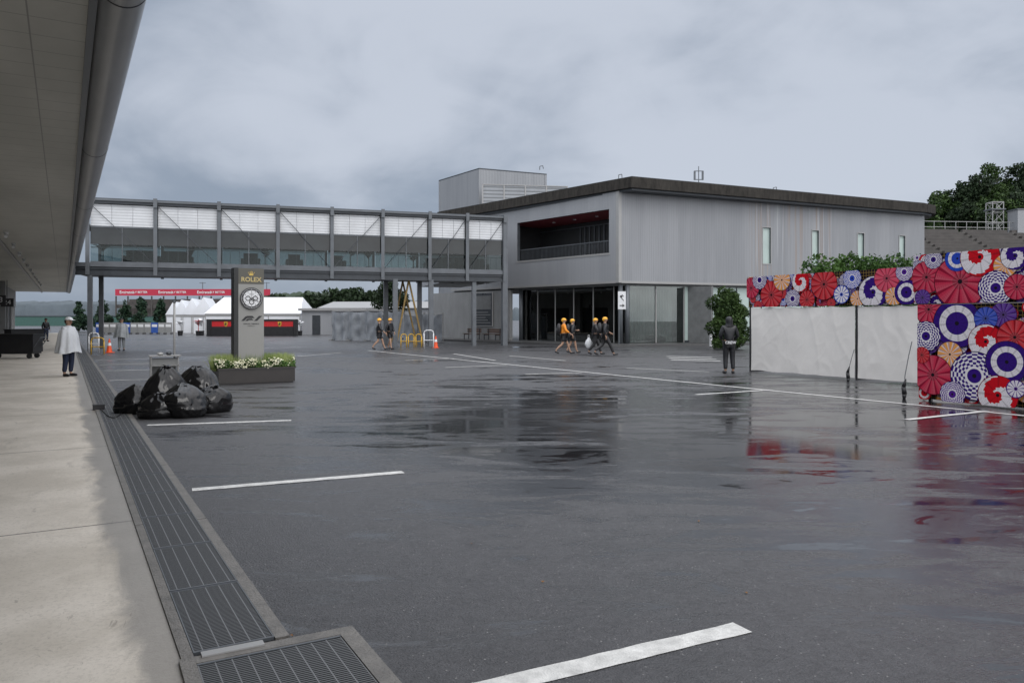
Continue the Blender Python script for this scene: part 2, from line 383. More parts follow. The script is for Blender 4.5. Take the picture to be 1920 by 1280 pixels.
wm=n.nodes.new('ShaderNodeVectorMath'); wm.operation='MULTIPLY'; n.links.new(va.outputs[0],wm.inputs[0])
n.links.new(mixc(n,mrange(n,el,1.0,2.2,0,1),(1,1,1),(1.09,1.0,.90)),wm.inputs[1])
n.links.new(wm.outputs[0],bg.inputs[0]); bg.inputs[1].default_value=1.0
sl=bpy.data.lights.new('sun','SUN'); sl.energy=.8; sl.angle=R(30); sl.color=(1,.97,.93)
so=bpy.data.objects.new('sun',sl); COL.objects.link(so); so.rotation_euler=(R(42),0,R(30))
cam=bpy.data.cameras.new('camera'); co=bpy.data.objects.new('camera',cam); COL.objects.link(co)
cam.sensor_width=36; cam.lens=F/1920*36; cam.shift_y=-(640-HY)/1920; cam.clip_end=6000; cam.clip_start=.05
co.location=(0,0,EYE); co.rotation_euler=(R(90),0,0); S.camera=co
S.view_settings.view_transform='Standard'; S.view_settings.look='None'; S.view_settings.exposure=0

# ------------------------------------------------------------------ ground
mb=MB(); mb.add([(-2500,-200,0),(2500,-200,0),(2500,3500,0),(-2500,3500,0)],[(0,1,2,3)])
tag(mb.out('ground',M['asph']),kind='structure')
PA=math.atan2(.5013,.8653)
def P(n_,s_): return (n_*.8653-s_*.5013, n_*.5013+s_*.8653)
mb=MB(); mb.add([(-9,-8,.010),(.50,-8,.010),(.50,110,.010),(-9,110,.010)],[(0,1,2,3)])
tag(mb.out('pavement',M['pave'],rz=PA),kind='structure')
SG=4.16
mb=MB()
for k in range(40): mb.box(.502,-8+k*3.0,-.1,.56,-8+k*3.0+2.985,.022)
for k in range(40): mb.box(.967,SG+k*2.8,-.1,1.04,SG+k*2.8+2.785,.018)
tag(mb.out('kerb',M['curb'],rz=PA),kind='structure')
mb=MB(); mb.add([(.5605,-8,.005),(.9665,-8,.005),(.9665,110,.005),(.5605,110,.005)],[(0,1,2,3)])
tag(mb.out('drain_channel_bed',M['black'],rz=PA),kind='structure')
gm=MB(); gm.box(-.193,.0105,.0,.193,.991,.014,0)
gm.box(-.2,.0,.0,.2,.010,.017,1); gm.box(-.2,.992,.0,.2,1.0,.017,1); gm.box(-.2,.0101,0,-.1935,.9919,.017,1); gm.box(.1935,.0101,0,.2,.9919,.017,1)
first=None
for k in range(60):
    s_=SG+.01+k*1.02; x,y=P(.763,s_)
    if first is None:
        g=gm.out('drain_grate',[M['grate'],M['steel']],loc=(x,y,.006),rz=PA); first=g
        tag(g,'galvanised steel drain grating set in the concrete channel','drain grate','gratings along the pavement edge')
    else:
        g=first.copy(); COL.objects.link(g); g.location=(x,y,.006)
cx0,cy0=G(335,1247); x1,y1=G(660,1182); ang=math.atan2(y1-cy0,x1-cx0); Lc=math.hypot(x1-cx0,y1-cy0)
fr=MB(); fr.box(0,-.085,-.08,Lc,0,.030); fr.box(0,-2.2,-.08,.07,-.0855,.030); fr.box(Lc-.09,-2.2,-.08,Lc,-.0855,.030)
tag(fr.out('kerb',M['curb'],loc=(cx0,cy0,0),rz=ang),kind='structure')
for k in range(2):
    gb=MB(); gb.box(0,0,0,Lc-.165,.98,.012,0); gb.box(0,.981,0,Lc-.165,.995,.016,1)
    g=gb.out('drain_grate',[M['grate'],M['steel']],loc=(cx0+.073*math.cos(ang)+(1.085+k*1.0)*math.sin(ang),cy0+.073*math.sin(ang)-(1.085+k*1.0)*math.cos(ang),.012),rz=ang)
    tag(g,'large steel drain grating over a square pit','drain grate')
px_,py_=G(437,1228)
tag(B('cover_plate',[M['silver']],None,[(-.15,-.03,0,.15,.03,.008)],loc=(px_,py_,.031),rz=ang),'narrow metal strip bridging two drain gratings','metal strip')

def line(px0,py0,px1,py1,w=.13,z=.004,mat='paint',name='road_marking'):
    a=Vector((*G(px0,py0),z)); b=Vector((*G(px1,py1),z)); d=(b-a); L=d.length
    nx=max(2,int(L/.12)); vs=[];fs=[]
    if L>14: nx=60
    for i in range(nx+1):
        e1=random.uniform(-.005,.005) if name=='road_marking' else 0; e2=random.uniform(-.005,.005) if name=='road_marking' else 0
        vs+=[(L*i/nx,-w/2+e1,0),(L*i/nx,w/2+e2,0)]
    for i in range(nx): fs.append((2*i,2*i+2,2*i+3,2*i+1))
    mb=MB(); mb.add(vs,fs)
    return tag(mb.out(name,M[mat],loc=a,rz=math.atan2(d.y,d.x)),kind='structure')
line(880,1297,1392,1176,.145)
line(360,918,756,885,.14); line(276,797,546,788,.14)
line(205,713,284,711,.12); line(196,695,284,693,.12); line(188,684,284,681,.12); line(180,675,284,672,.12)
line(690,657,2100,797,.12)
line(1305,740,1432,732,.12,.008); line(1700,787,1850,771,.12,.008)
line(985,702,1090,699,.12,.008); line(835,689,950,685,.12,.008); line(760,676,850,672,.1,.008)
line(1175,690,1330,697,.10); line(955,667,1060,676,.1); line(560,668,640,661,.1); line(850,663,930,676,.1)
for k in range(3): line(1250+k*4,668+k*3.2,1335+k*8,670+k*3.4,.3)
line(430,738,1180,705,.22,.003,'strip','drain_strip'); line(1180,705,1420,697,.22,.003,'strip','drain_strip')
for px_,py_,a in ((1017,1092,.3),(1400,1113,1.2),(548,1193,2.),(1310,978,.7),(885,1020,2.4)):
    x,y=G(px_,py_); g=MB(); 
    for q in range(3):
        t=a+q*.9; c=Vector((math.cos(t),math.sin(t),0))*.018; s=Vector((-c.y,c.x,0))*.35
        g.add([-c*.3,s+Vector((0,0,.003)),c+Vector((0,0,.006)),-s],[(0,1,2,3)])
    tag(g.out('fallen_leaf',M['litter'],loc=(x,y,.006)),'small brown leaf lying on the wet asphalt','leaf','fallen leaves on the asphalt')

# ------------------------------------------------------------------ pit building (canopy)
pit=empty('pit_building','long concrete pit building with a deep overhanging canopy','building',rz=PA)
B('canopy_soffit',[M['soffit']],pit,[(-9,-8,5.0,.30,110,5.06)])
B('canopy_roof',[M['steel']],pit,[(-9,-8,5.062,.45,110,5.5)])
mb=MB()
for k in range(14):
    s0=-8+k*8.4; mb.cyl((.52,s0,5.10),(.52,s0+8.38,5.10),.235,.235,40,0,False)
    mb.cyl((.52,s0+8.37,5.10),(.52,s0+8.4,5.10),.239,.239,40,1)
mb.out('gutter',[M['gutter'],M['dsteel']],pit,smooth=True)
B('fascia',[M['steel']],pit,[(.22,-8,4.95,.30,110,4.999)])
wb=MB()
for k in range(19): wb.box(-5.3,-1.0+k*6.0,0,-5.0,.2+k*6.0,3.1,0)
wb.box(-5.3,-8,3.1,-5.0,110,4.998,0)
wb.out('wall',[M['conc']],pit)
for k in range(17):
    B('garage_door',[M['dark'],M['steel']],pit,[(-5.2,.22+k*6,.01,-5.12,4.98+k*6,3.098,0),(-5.119,2.5+k*6,.01,-5.09,2.6+k*6,3.09,1)])
for k in range(12):
    s_=30+k*5
    mb=MB(); mb.cyl((-1.9,s_,4.93),(-1.9,s_,4.999),.09,.09,10); mb.cyl((-1.9,s_-.1,4.82),(-1.9,s_+.1,4.90),.07,.07,8); mb.out('lamp',M['white'],pit)
B('cable_tray',[M['silver']],pit,[(-2.4,25,4.90,-2.25,110,4.96)])
for k,num in enumerate(['20','21','22','23','24']):
    s_=38+k*10
    sg=MB(); sg.box(-4.6,s_,2.75,-3.7,s_+.12,3.45); sg.box(-4.2,s_+.04,3.45,-4.15,s_+.08,4.995)
    o=sg.out('garage_number_sign',M['black'],pit)
    text('number',num,.55,M['white'],o,(-4.15,s_-.006,3.1))
    B('pillar',[M['conc']],pit,[(-4.99,s_+2,.01,-4.4,s_+2.5,4.99)])
B('door',[M['dsteel']],pit,[(-4.999,33,.011,-4.9,34,2.2)])
def cart(loc,rz,lab):
    c=empty('equipment_cart',lab,'cart',loc,rz)
    mb=MB(); mb.box(-1,-.4,.28,1,.4,1.0); mb.box(-1.03,-.43,1.0,1.03,.43,1.06); mb.box(-.95,-.38,.2,.95,.38,.28); mb.out('body',M['black'],c)
    for x in (-.8,.8):
        for y in (-.3,.3):
            m2=MB(); m2.cyl((x,y-.03,.11),(x,y+.03,.11),.11,.11,14); m2.out('wheel',M['dark'],c)
    m3=MB(); m3.path([(1.0,-.3,.5),(1.25,-.3,.9),(1.25,.3,.9),(1.0,.3,.5)],.02); m3.out('handle',M['steel'],c)
x,y=G(26,672); cart((x,y,.01),R(4),'low black wheeled equipment cart under the canopy')
x,y=G(75,648); cart((x-1,y,.01),R(60),'black wheeled equipment trolley beside the garages')

# ------------------------------------------------------------------ footbridge
BL=(V(165,42),42.0); BR=(V(945,49.7),49.7); bd=Vector((BR[0]-BL[0],BR[1]-BL[1])); LB=bd.length; bd/=LB; BA=math.atan2(bd.y,bd.x)
fb=empty('footbridge','enclosed glazed steel footbridge on columns between two buildings','footbridge',(BL[0],BL[1],0),BA)
posts=[ray_t(p,BL,bd) for p in (165,292,411,521,622,717,805,875,945)]
W=3.4; XL=-.6
B('floor',[M['dsteel'],M['steel']],fb,[(XL,0,4.15,LB,W,4.55,0),(XL,-.12,4.551,LB,.02,4.77,1),(XL,W-.02,4.551,LB,W+.12,4.77,1),(XL,-.10,4.08,LB,-.005,4.25,0),(XL,-.08,4.42,LB,-.004,4.5,0)])
B('roof',[M['dsteel'],M['steel']],fb,[(XL,-.15,8.0,LB,W+.15,8.14,0),(XL,-.25,8.141,LB,W+.25,8.25,1),(XL,.1,8.251,LB,W-.1,8.33,0)])
mb=MB(); mb.box(XL,.1,4.552,LB,W-.1,4.6); mb.out('deck',M['mid'],fb)
mb=MB(); mb.box(XL,.1,6.80,LB,W-.1,6.86); mb.out('ceiling',M['mid'],fb)
for i,p in enumerate(posts):
    mb=MB(); wd=.10
    mb.box(p-wd,-.2,4.1,p+wd,-.121,8.3); mb.box(p-.03,-.1215,4.6,p+.03,.1,7.999); mb.box(p-wd,-.3,7.85,p+wd,-.1995,8.36)
    mb.out('post',M['steel'],fb)
    mb=MB(); mb.box(p-.08,W+.13,4.1,p+.08,W+.25,8.25); mb.out('post',M['steel'],fb)
ZS=5.78
for i in range(8):
    a=posts[i]+.11; b=posts[i+1]-.11
    g=MB(); g.box(a,.02,4.775,b,.03,ZS-.001); g.out('window',M['glass'],fb)
    g=MB(); g.box(a,.02,ZS+.001,b,.03,6.72); g.out('window',M['bglass'],fb)
    g=MB(); g.box(a,W-.03,4.775,b,W-.02,5.95); g.out('window',M['glass'],fb)
    g=MB(); g.box(a,W-.03,5.952,b,W+.02,7.99); g.out('rear_panel',M['dark'],fb)
    g=MB(); m_=(a+b)/2
    g.box(a,-.02,4.772,b,.018,4.85); g.box(a,-.02,6.70,b,.018,6.78); g.box(m_-.02,-.02,4.85,m_+.02,.018,6.7)
    g.out('window_frame',M['steel'],fb)
    g=MB()
    k=3
    for j in range(k):
        aa=a+(b-a)*j/k+.012; bb=a+(b-a)*(j+1)/k-.012; g.box(aa,.03,6.79,bb,.08,7.97)
    g.box(a,.0801,6.79,b,.09,7.97)
    g.out('louvre_panel',M['louvre'],fb)
    g=MB()
    if i<4: g.beam((a,-.1,7.95),(b,-.1,4.8),.025,.034)
    else: g.beam((a,-.1,4.8),(b,-.1,7.95),.025,.034)
    g.out('brace',M['dsteel'],fb)
    g=MB()
    for q in range(1,6):
        xx=a+(b-a)*q/6; g.box(xx-.010,.12,4.61,xx+.010,.14,5.6)
    g.box(a,.11,5.601,b,.15,5.64); g.out('handrail',M['steel'],fb)
for y_ in (0,W):
    mb=MB(); mb.box(posts[0]-.02,y_-.1,0,posts[0]+.22,y_+.12,4.149); mb.out('column',M['steel'],fb)
    for px_ in (741,808):
        t=ray_t(px_,BL,bd); mb=MB(); mb.box(t-.14,y_-.13,0,t+.14,y_+.13,4.149); mb.box(t-.2,y_-.2,0,t+.2,y_+.2,.05); mb.out('column',M['steel'],fb)
t0=ray_t(746,BL,bd); t1=ray_t(770,BL,bd); t2=ray_t(798,BL,bd)
for (qa,qb,yy) in ((t0,t1,.6),(t2,t1,.6),(t0,t1,2.6),(t2,t1,2.6)):
    mb=MB(); mb.beam((qa,yy,0),(qb,yy,4.14),.10,.10); mb.out('raking_strut',M['rust'],fb)
B('end_column',[M['steel']],fb,[(LB-.12,-.15,0,LB+.2,.25,8.35)])
B('end_column',[M['steel']],fb,[(LB-2.1,-.0,0,LB-1.85,.25,4.14)])
B('link_corridor',[M['walll']],fb,[(LB-3.4,W+.26,4.1,LB-.2,10,8.2)])
def palm(name,loc,h,n_=16,r=.7,label='potted palm behind the footbridge glass'):
    e=empty(name,label,'plant',loc,0,'potted palms inside the footbridge')
    mb=MB(); mb.cyl((0,0,0),(0,0,.35),.16,.2,12); mb.out('pot',M['black'],e)
    mb=MB()
    mb.cyl((0,0,.35),(0,0,h*.6),.03,.02,6)
    for k in range(n_):
        a=random.uniform(0,6.28); z0=h*random.uniform(.45,.65); L=r*random.uniform(.6,1); up=random.uniform(.2,.8)
        prev=None
        for s in range(5):
            t=s/4; p=Vector((math.cos(a)*L*t,math.sin(a)*L*t,z0+h*.42*(t*up*1.6-t*t*up))); wv=Vector((-math.sin(a),math.cos(a),0))*.10*math.sin(math.pi*(t*.85+.1))
            if prev: mb.add([prev[0],prev[1],p+wv,p-wv],[(0,1,2,3)])
            prev=(p-wv,p+wv)
    mb.out('leaves',M['leafd'],e); return e
def onb(t,y,z): return (BL[0]+bd.x*t-bd.y*y, BL[1]+bd.y*t+bd.x*y, z)
for px_,h in ((186,1.9),(356,1.8),(498,1.7),(662,2.1),(697,1.8),(783,1.6),(245,1.2)):
    palm('potted_palm',onb(ray_t(px_,BL,bd),1.2,4.6),h,22,.8)
for px_,wd in ((255,1.5),(325,1.6),(470,.8),(555,.7),(640,.6),(835,1.6),(905,1.4)):
    t=ray_t(px_,BL,bd)
    e=empty('lounge_sofa','dark sofa standing behind the footbridge windows','sofa',onb(t,1.7,4.6),BA,'sofas inside the footbridge')
    B('seat',[M['black']],e,[(-wd/2,-.4,.05,wd/2,.4,.45)]); B('backrest',[M['black']],e,[(-wd/2,.25,.451,wd/2,.4,1.05)])
    B('armrest',[M['black']],e,[(-wd/2-.15,-.4,.05,-wd/2-.002,.4,.7)]); B('armrest',[M['black']],e,[(wd/2+.002,-.4,.05,wd/2+.15,.4,.7)])

# ------------------------------------------------------------------ main building
C=Vector((6.76,49.0)); RT=Vector((32.0,60.0)); LF=Vector((-5.0,63.53))
rd=(RT-C); LR=rd.length; rd/=LR; RA=math.atan2(rd.y,rd.x); rin=Vector((-rd.y,rd.x))
ld=(C-LF); LL=ld.length; ld/=LL; LA=math.atan2(ld.y,ld.x); lin=Vector((-ld.y,ld.x))
BK=RT+rin*20
mbld=empty('pavilion_building','two-storey ribbed metal clad building with a dark flat overhanging roof','building')
hr=[]
for pa,pb in ((1430,1445),(1522.5,1535),(1608,1620),(1686,1697)):
    hr.append((ray_t(pa,C,rd),5.55,ray_t(pb,C,rd),8.05))
wall('facade',M['wallr'],mbld,LR,4.07,9.8,hr,.25,(C.x,C.y,0),RA)
for h in hr:
    g=MB(); g.box(h[0]+.002,.12,h[1]+.002,h[2]-.002,.15,h[3]-.002); wn=g.out('window',M['frost'],mbld,(C.x,C.y,0),RA)
    g=MB(); g.box(h[0]-.05,-.03,h[1]-.06,h[2]+.05,-.002,h[1]); g.box(h[0]-.05,-.03,h[3],h[2]+.05,-.002,h[3]+.05); g.box(h[0]-.05,-.03,h[1],h[0],-.002,h[3]); g.box(h[2],-.03,h[1],h[2]+.05,-.002,h[3]); f_=g.out('frame',M['silver']); f_.parent=wn
ox0=ray_t(970,LF,ld); ox1=ray_t(1142,LF,ld)
wall('facade',M['walll'],mbld,LL-.002,4.07,9.8,[(ox0,5.95,ox1,8.75)],.25,(LF.x,LF.y,0),LA)
B('corner_trim',[M['silver']],mbld,[(LL-.22,-.03,4.0,LL+.03,-.002,9.8)],loc=(LF.x,LF.y,0),rz=LA)
B('base_trim',[M['silver']],mbld,[(0,-.04,3.98,LL-.221,-.002,4.12)],loc=(LF.x,LF.y,0),rz=LA)
B('sill_trim',[M['silver']],mbld,[(ox0-.1,-.03,5.82,ox1+.05,-.002,5.945)],loc=(LF.x,LF.y,0),rz=LA)
B('corner_trim',[M['silver']],mbld,[(-.02,-.03,4.0,.2,-.002,9.8)],loc=(C.x,C.y,0),rz=RA)
B('base_trim',[M['silver']],mbld,[(.201,-.04,3.98,LR,-.002,4.12)],loc=(C.x,C.y,0),rz=RA)
bal=MB(); 
bal.box(ox0-1.5,.251,5.7,ox1+.1,3.6,5.94,0); bal.box(ox0-1.5,.251,8.752,ox1+.1,3.6,8.9,1); bal.box(ox0-1.5,3.6,5.7,ox1+.1,3.8,8.9,2); bal.box(ox0-1.6,.251,5.7,ox0-1.501,3.8,8.9,2); bal.box(ox1+.101,.251,5.7,ox1+.2,3.8,8.9,1)
balo=bal.out('balcony',[M['mid'],M['maroon'],M['dark']],mbld,(LF.x,LF.y,0),LA)
g=MB()
for k in range(14):
    x=ox0+3+(ox1-ox0-3)*k/13; g.box(x-.04,3.5,5.941,x+.04,3.59,8.4)
g.box(ox0-1.5,3.5,8.4,ox1,3.59,8.46); g.box(ox0-1.5,3.5,7.2,ox1,3.58,7.25); g.out('mullion',M['steel'],balo)
g=MB(); g.box(ox0,.30,6.74,ox1,.36,6.80)
x=ox0+.05
while x<ox1: g.box(x,.32,5.95,x+.025,.345,6.739); x+=.14
g.out('railing',M['steel'],balo)
for k in range(4):
    g=MB(); g.cyl((ox0+2+k*2.2,1.8,8.70),(ox0+2+k*2.2,1.8,8.751),.12,.12,10); g.out('ceiling_lamp',M['white'],balo)
def off(p,*vs):
    q=Vector(p)
    for v,k in vs: q+=v*k
    return (q.x,q.y)
foot=[off(C,(lin,.3),(rin,.3)),off(RT,(rin,.3)),tuple(BK),off(LF,(lin,.3))]
mb=MB(); mb.prism(foot,3.85,4.068); mb.out('soffit',M['mid'],mbld)
arc=[]
cen=RT+rin*10.5-rd*.5
for k in range(13):
    a=-math.pi/2+math.pi*k/12
    q=cen+rd*math.cos(a)*5.2+rin*math.sin(a)*11.2; arc.append((q.x,q.y))
ro=[off(C,(ld,.55),(rin,-.7))]+arc+[off(LF,(lin,14),(ld,-1)),off(LF,(lin,-.7),(ld,-1.0))]
mb=MB(); mb.prism(ro,9.86,10.52); mb.out('roof',M['roof'],mbld)
ri=[(Vector(p)-Vector((14,66)))*.985+Vector((14,66)) for p in ro]
mb=MB(); mb.prism([tuple(p) for p in ri],9.72,9.859); mb.out('roof_soffit',M['dsteel'],mbld)
mb=MB(); mb.prism([tuple(p) for p in ri],10.521,10.60); mb.out('roof_edge',M['dsteel'],mbld)
mb=MB(); mb.prism([tuple(RT+rd*.01+rin*.3),tuple(RT+rd*2.5+rin*3),tuple(RT+rd*3.2+rin*9),tuple(RT+rin*20)],4.07,9.71); mb.out('side_wall',M['dsteel'],mbld)
for k in (1,2,3,4):
    mb=MB(); q=Vector(arc[k]); q=q+(cen-q)*.12; mb.cyl((q.x,q.y,0),(q.x,q.y,9.71),.14,.14,10); mb.out('column',M['steel'],mbld)
pl=[off(C,(ld,1.0),(rin,-1.0)),off(RT,(rin,-1.0)),tuple(BK),off(LF,(ld,-8),(lin,3)),off(LF,(ld,-8),(lin,-2.5)),off(C,(ld,.2),(lin,-2.3))]
mb=MB(); mb.prism(pl,-.05,.13); tag(mb.out('plinth',M['strip']),kind='structure')
gx0=ray_t(960,LF,ld)
gw=MB(); gw.box(gx0,.9,.14,LL+.1,.91,3.84); gw.out('glass_wall',M['dglass'],mbld,(LF.x,LF.y,0),LA)
g=MB(); x=gx0
while x<LL+.1: g.box(x-.025,.85,.14,x+.025,.897,3.84); x+=1.9
g.out('mullion',M['silver'],mbld,(LF.x,LF.y,0),LA)
def drape(name,L,h,z0,mat,par,loc,rz,amp=.05,per=.22):
    N=int(L/.04); vs=[];fs=[]
    for i in range(N+1):
        x=L*i/N; y=amp*math.sin(x*6.28/per)+amp*.4*math.sin(x*11); vs+= [(x,y,z0),(x,y*.7,z0+h)]
    for i in range(N): fs.append((2*i,2*i+2,2*i+3,2*i+1))
    mb=MB(); mb.add(vs,fs); return mb.out(name,mat,par,loc,rz,smooth=True)
for a,b in ((.2,1.7),(2.1,4.9),(5.3,7.0),(7.3,9.9)):
    q=LF+ld*(gx0+a)+lin*1.2; drape('curtain',b-a,3.6,.16,M['curtain'],mbld,(q.x,q.y,0),LA)
g=MB(); g.box(gx0-1,5.5,.14,LL+3,5.7,3.84); g.out('inner_wall',M['mid'],mbld,(LF.x,LF.y,0),LA)
g=MB(); g.box(3,3.5,.14,LR,3.7,3.84); g.out('inner_wall',M['mid'],mbld,(C.x,C.y,0),RA)
g=MB(); g.box(-3,.02,.13,gx0-.3,.3,3.86); g.out('base_wall',M['conc'],mbld,(LF.x,LF.y,0),LA)
xa=ray_t(1283,C+rin*.4,rd); xb=LR
g=MB(); g.box(.8,.45,.14,xa,.46,3.84); g.out('glass_wall',M['dglass'],mbld,(C.x,C.y,0),RA)
q=C+rd*1.2+rin*1.3; drape('curtain',xa-1.6,3.5,.16,M['curtain'],mbld,(q.x,q.y,0),RA)
x=xa+.05
while x<xb-2:
    g=MB(); g.box(x,.40,.14,x+2.1,.45,3.84); g.out('frosted_panel',M['frost'],mbld,(C.x,C.y,0),RA); x+=2.16
g=MB()
for x in (.85,(.85+xa)/2,xa-.02): g.box(x-.03,.39,.14,x+.03,.447,3.84)
g.out('mullion',M['silver'],mbld,(C.x,C.y,0),RA)
g=MB(); x=xa+2.18
while x<xb-2: g.box(x-.025,.35,.14,x+.025,.399,3.84); x+=2.16
g.box(xa,.30,.14,xb-2,.349,.28); g.out('mullion',M['dsteel'],mbld,(C.x,C.y,0),RA)
for q in (C+lin*.35+rin*.1-ld*.1, C+rd*.75+rin*.2, C-ld*10.3+lin*.5):
    g=MB(); g.cyl((q.x,q.y,.13),(q.x,q.y,3.86),.15,.15,14); g.out('column',M['steel'],mbld,smooth=True)
TC=Vector((-2.65,62.0)); TL=Vector((-6.4,67.5)); TR=Vector((2.9,64.5)); TB=TL+(TR-TC)
tw=empty('stair_tower','plain grey metal clad stair tower rising above the roof','tower')
for a,b,zt in ((TL,TC,13.7),(TC,TR,13.7),(TR,TB,13.7),(TB,TL,13.7)):
    dd=b-a; g=MB(); g.box(0,0,.14 if (a==TL) else 4.1,dd.length,.2,13.7); g.out('wall',M['wallp'],tw,(a.x,a.y,0),math.atan2(dd.y,dd.x))
mb=MB(); mb.prism([tuple(p) for p in (TC,TR,TB,TL)],13.701,13.8); mb.out('roof',M['dsteel'],tw)
a=Vector((-2.3,60.6)); b=Vector((4.4,61.6)); dd=b-a
lv=empty('rooftop_plant_screen','horizontal slatted grey screen around rooftop machinery','louvre screen',(a.x,a.y,10.60),math.atan2(dd.y,dd.x))
g=MB(); g.box(0,0,0,dd.length,.1,1.6); g.out('slats',M['plouvre'],lv)
g=MB(); 
for k in range(5): x=dd.length*k/4; g.box(x-.05,-.05,0,x+.05,-.002,1.6)
g.box(-.05,-.05,1.601,dd.length+.05,.12,1.67); g.out('frame',M['silver'],lv)
def mast(px_,d,z0,pt,pb,label,kind):
    x=V(px_,d); h=Z(pt,d)-z0; e=empty('antenna_mast',label,'antenna',(x,d,z0))
    mb=MB(); mb.cyl((0,0,0),(0,0,h),.04,.03,8); mb.out('pole',M['steel'],e)
    mb=MB()
    if kind:
        for z in (h*.35,h*.6,h*.85): mb.box(-.35,-.04,z,.35,.04,z+.05)
        for x_,z in ((-.3,h*.6),(.3,h*.6),(-.22,h*.25),(.3,h*.2)): mb.box(x_-.06,-.08,z,x_+.06,.08,z+h*.25)
    else:
        mb.path([(0,0,h),(.25,0,h+.05),(.3,0,h*.3)],.03)
    mb.out('antenna',M['steel'],e)
mast(1310,58,10.6,312,345,'rooftop mobile antenna mast with small panels',True)
mast(1012,62.8,13.8,312,328,'small rooftop pipe mast on the stair tower',False)
mast(1160,60,10.6,328,340,'thin rooftop lightning rod',False)
mast(1450,62,10.6,352,362,'thin rooftop lightning rod',False)
q=LF+ld*ray_t(905,LF,ld)
nb=empty('notice_board','large dark framed poster fixed to the grey ground-floor wall','poster',(q.x-lin.x*.03,q.y-lin.y*.03,1.2),LA)
B('panel',[M['board']],nb,[(-1.3,-.05,0,1.3,0,2.5)]); B('frame',[M['silver']],nb,[(-1.36,-.06,-.06,1.36,-.001,-.001),(-1.36,-.06,2.501,1.36,-.001,2.56),(-1.36,-.06,0,-1.301,-.001,2.5),(1.301,-.06,0,1.36,-.001,2.5)])
B('picture',[M['mid']],nb,[(-1.15,-.056,1.25,1.15,-.051,2.3),(-.9,-.062,1.45,-.1,-.057,1.9),(.2,-.062,1.6,.95,-.057,2.1)])
g=MB()
for k in range(5): g.box(-1.1,-.058,.2+k*.2,1.1-.3*(k%3),-.052,.24+k*.2)
g.out('print',M['silver'],nb)
def bench(loc,rz,lab='wooden slatted bench with metal legs against the wall'):
    e=empty('bench',lab,'bench',loc,rz,'benches beside the wall')
    B('seat',[M['wood']],e,[(-.9,-.22+.15*k,.42,.9,-.1+.15*k,.46) for k in range(3)])
    B('backrest',[M['wood']],e,[(-.9,.26,.55+.16*k,.9,.29,.67+.16*k) for k in range(2)])
    for x in (-.7,.7): B('leg',[M['dsteel']],e,[(x-.03,-.2,0,x+.03,-.16,.419),(x-.03,.22,0,x+.03,.26,.85),(x-.03,-.16,.36,x+.03,.22,.418)])
for px_ in (884,922):
    q=LF+ld*ray_t(px_,LF-lin*.8,ld)-lin*.8; bench((q.x,q.y,.13),LA)
sg=empty('direction_sign','white direction sign with a black arrow beside the corner column','sign',(V(1166,47.6),47.6,0),R(0))
B('board',[M['white']],sg,[(-.24,-.03,2.3,.24,0,3.4)])
g=MB(); g.box(-.20,.0,0.0,-.14,.05,3.3); g.out('post',M['steel'],sg)
g=MB(); g.box(-.14,-.04,2.50,.04,-.031,2.56); g.add([(.03,-.036,2.43),(.17,-.036,2.53),(.03,-.036,2.63)],[(0,1,2)])
g.cyl((-.05,-.04,3.08),(-.05,-.031,3.08),.08,.08,12); g.beam((-.04,-.036,2.99),(.12,-.036,2.82),.01,.045); g.beam((.0,-.036,3.2),(.1,-.036,3.08),.01,.045); g.out('arrow',M['black'],sg)

# ------------------------------------------------------------------ foliage
def crown_pts(blobs,nleaf,size):
    vs=[];fs=[]
    tot=sum(b[3]**2 for b in blobs)
    k=0
    for (cx,cy,cz,r) in blobs:
        nn=int(nleaf*r*r/tot)
        d=np.random.normal(size=(nn,3)); d/=np.linalg.norm(d,axis=1)[:,None]
        rr=r*(np.random.uniform(.35,1,nn)**.5)[:,None]*(1+.18*np.sin(d[:,:1]*7+cx)*np.cos(d[:,1:2]*6))
        p=d*rr*np.array([1,1,.85])+np.array([cx,cy,cz])
        a=np.random.normal(size=(nn,3)); a/=np.linalg.norm(a,axis=1)[:,None]
        b=np.cross(a,np.random.normal(size=(nn,3))); b/=np.linalg.norm(b,axis=1)[:,None]
        s=size*np.random.uniform(.6,1.3,nn)[:,None]
        q=np.stack([p-a*s,p+b*s*.55,p+a*s,p-b*s*.55],1).reshape(-1,3)
        vs.append(q); 
        for i in range(nn): fs.append((k+4*i,k+4*i+1,k+4*i+2,k+4*i+3))
        k+=4*nn
    return np.concatenate(vs),fs
def crown_obj(name,mat,parent,blobs,nleaf,size):
    v,f=crown_pts(blobs,nleaf,size); me=bpy.data.meshes.new(name); me.from_pydata(v.tolist(),[],f); me.materials.append(mat)
    o=bpy.data.objects.new(name,me); COL.objects.link(o); o.parent=parent; return o
def rblobs(n_,rx,ry,z0,z1,r,shape='round'):
    out=[]
    for i in range(n_):
        t=random.random(); z=z0+(z1-z0)*t
        if shape=='round': k=math.sin(math.pi*(t*.8+.1))
        elif shape=='cone': k=1-t*.92
        elif shape=='bush': k=min(1,1.25-t*.85)
        else: k=1
        a=random.uniform(0,6.28); q=math.sqrt(random.random())
        out.append((math.cos(a)*rx*k*q,math.sin(a)*ry*k*q,z,r*random.uniform(.6,1.15)*(k*.6+.4)))
    return out
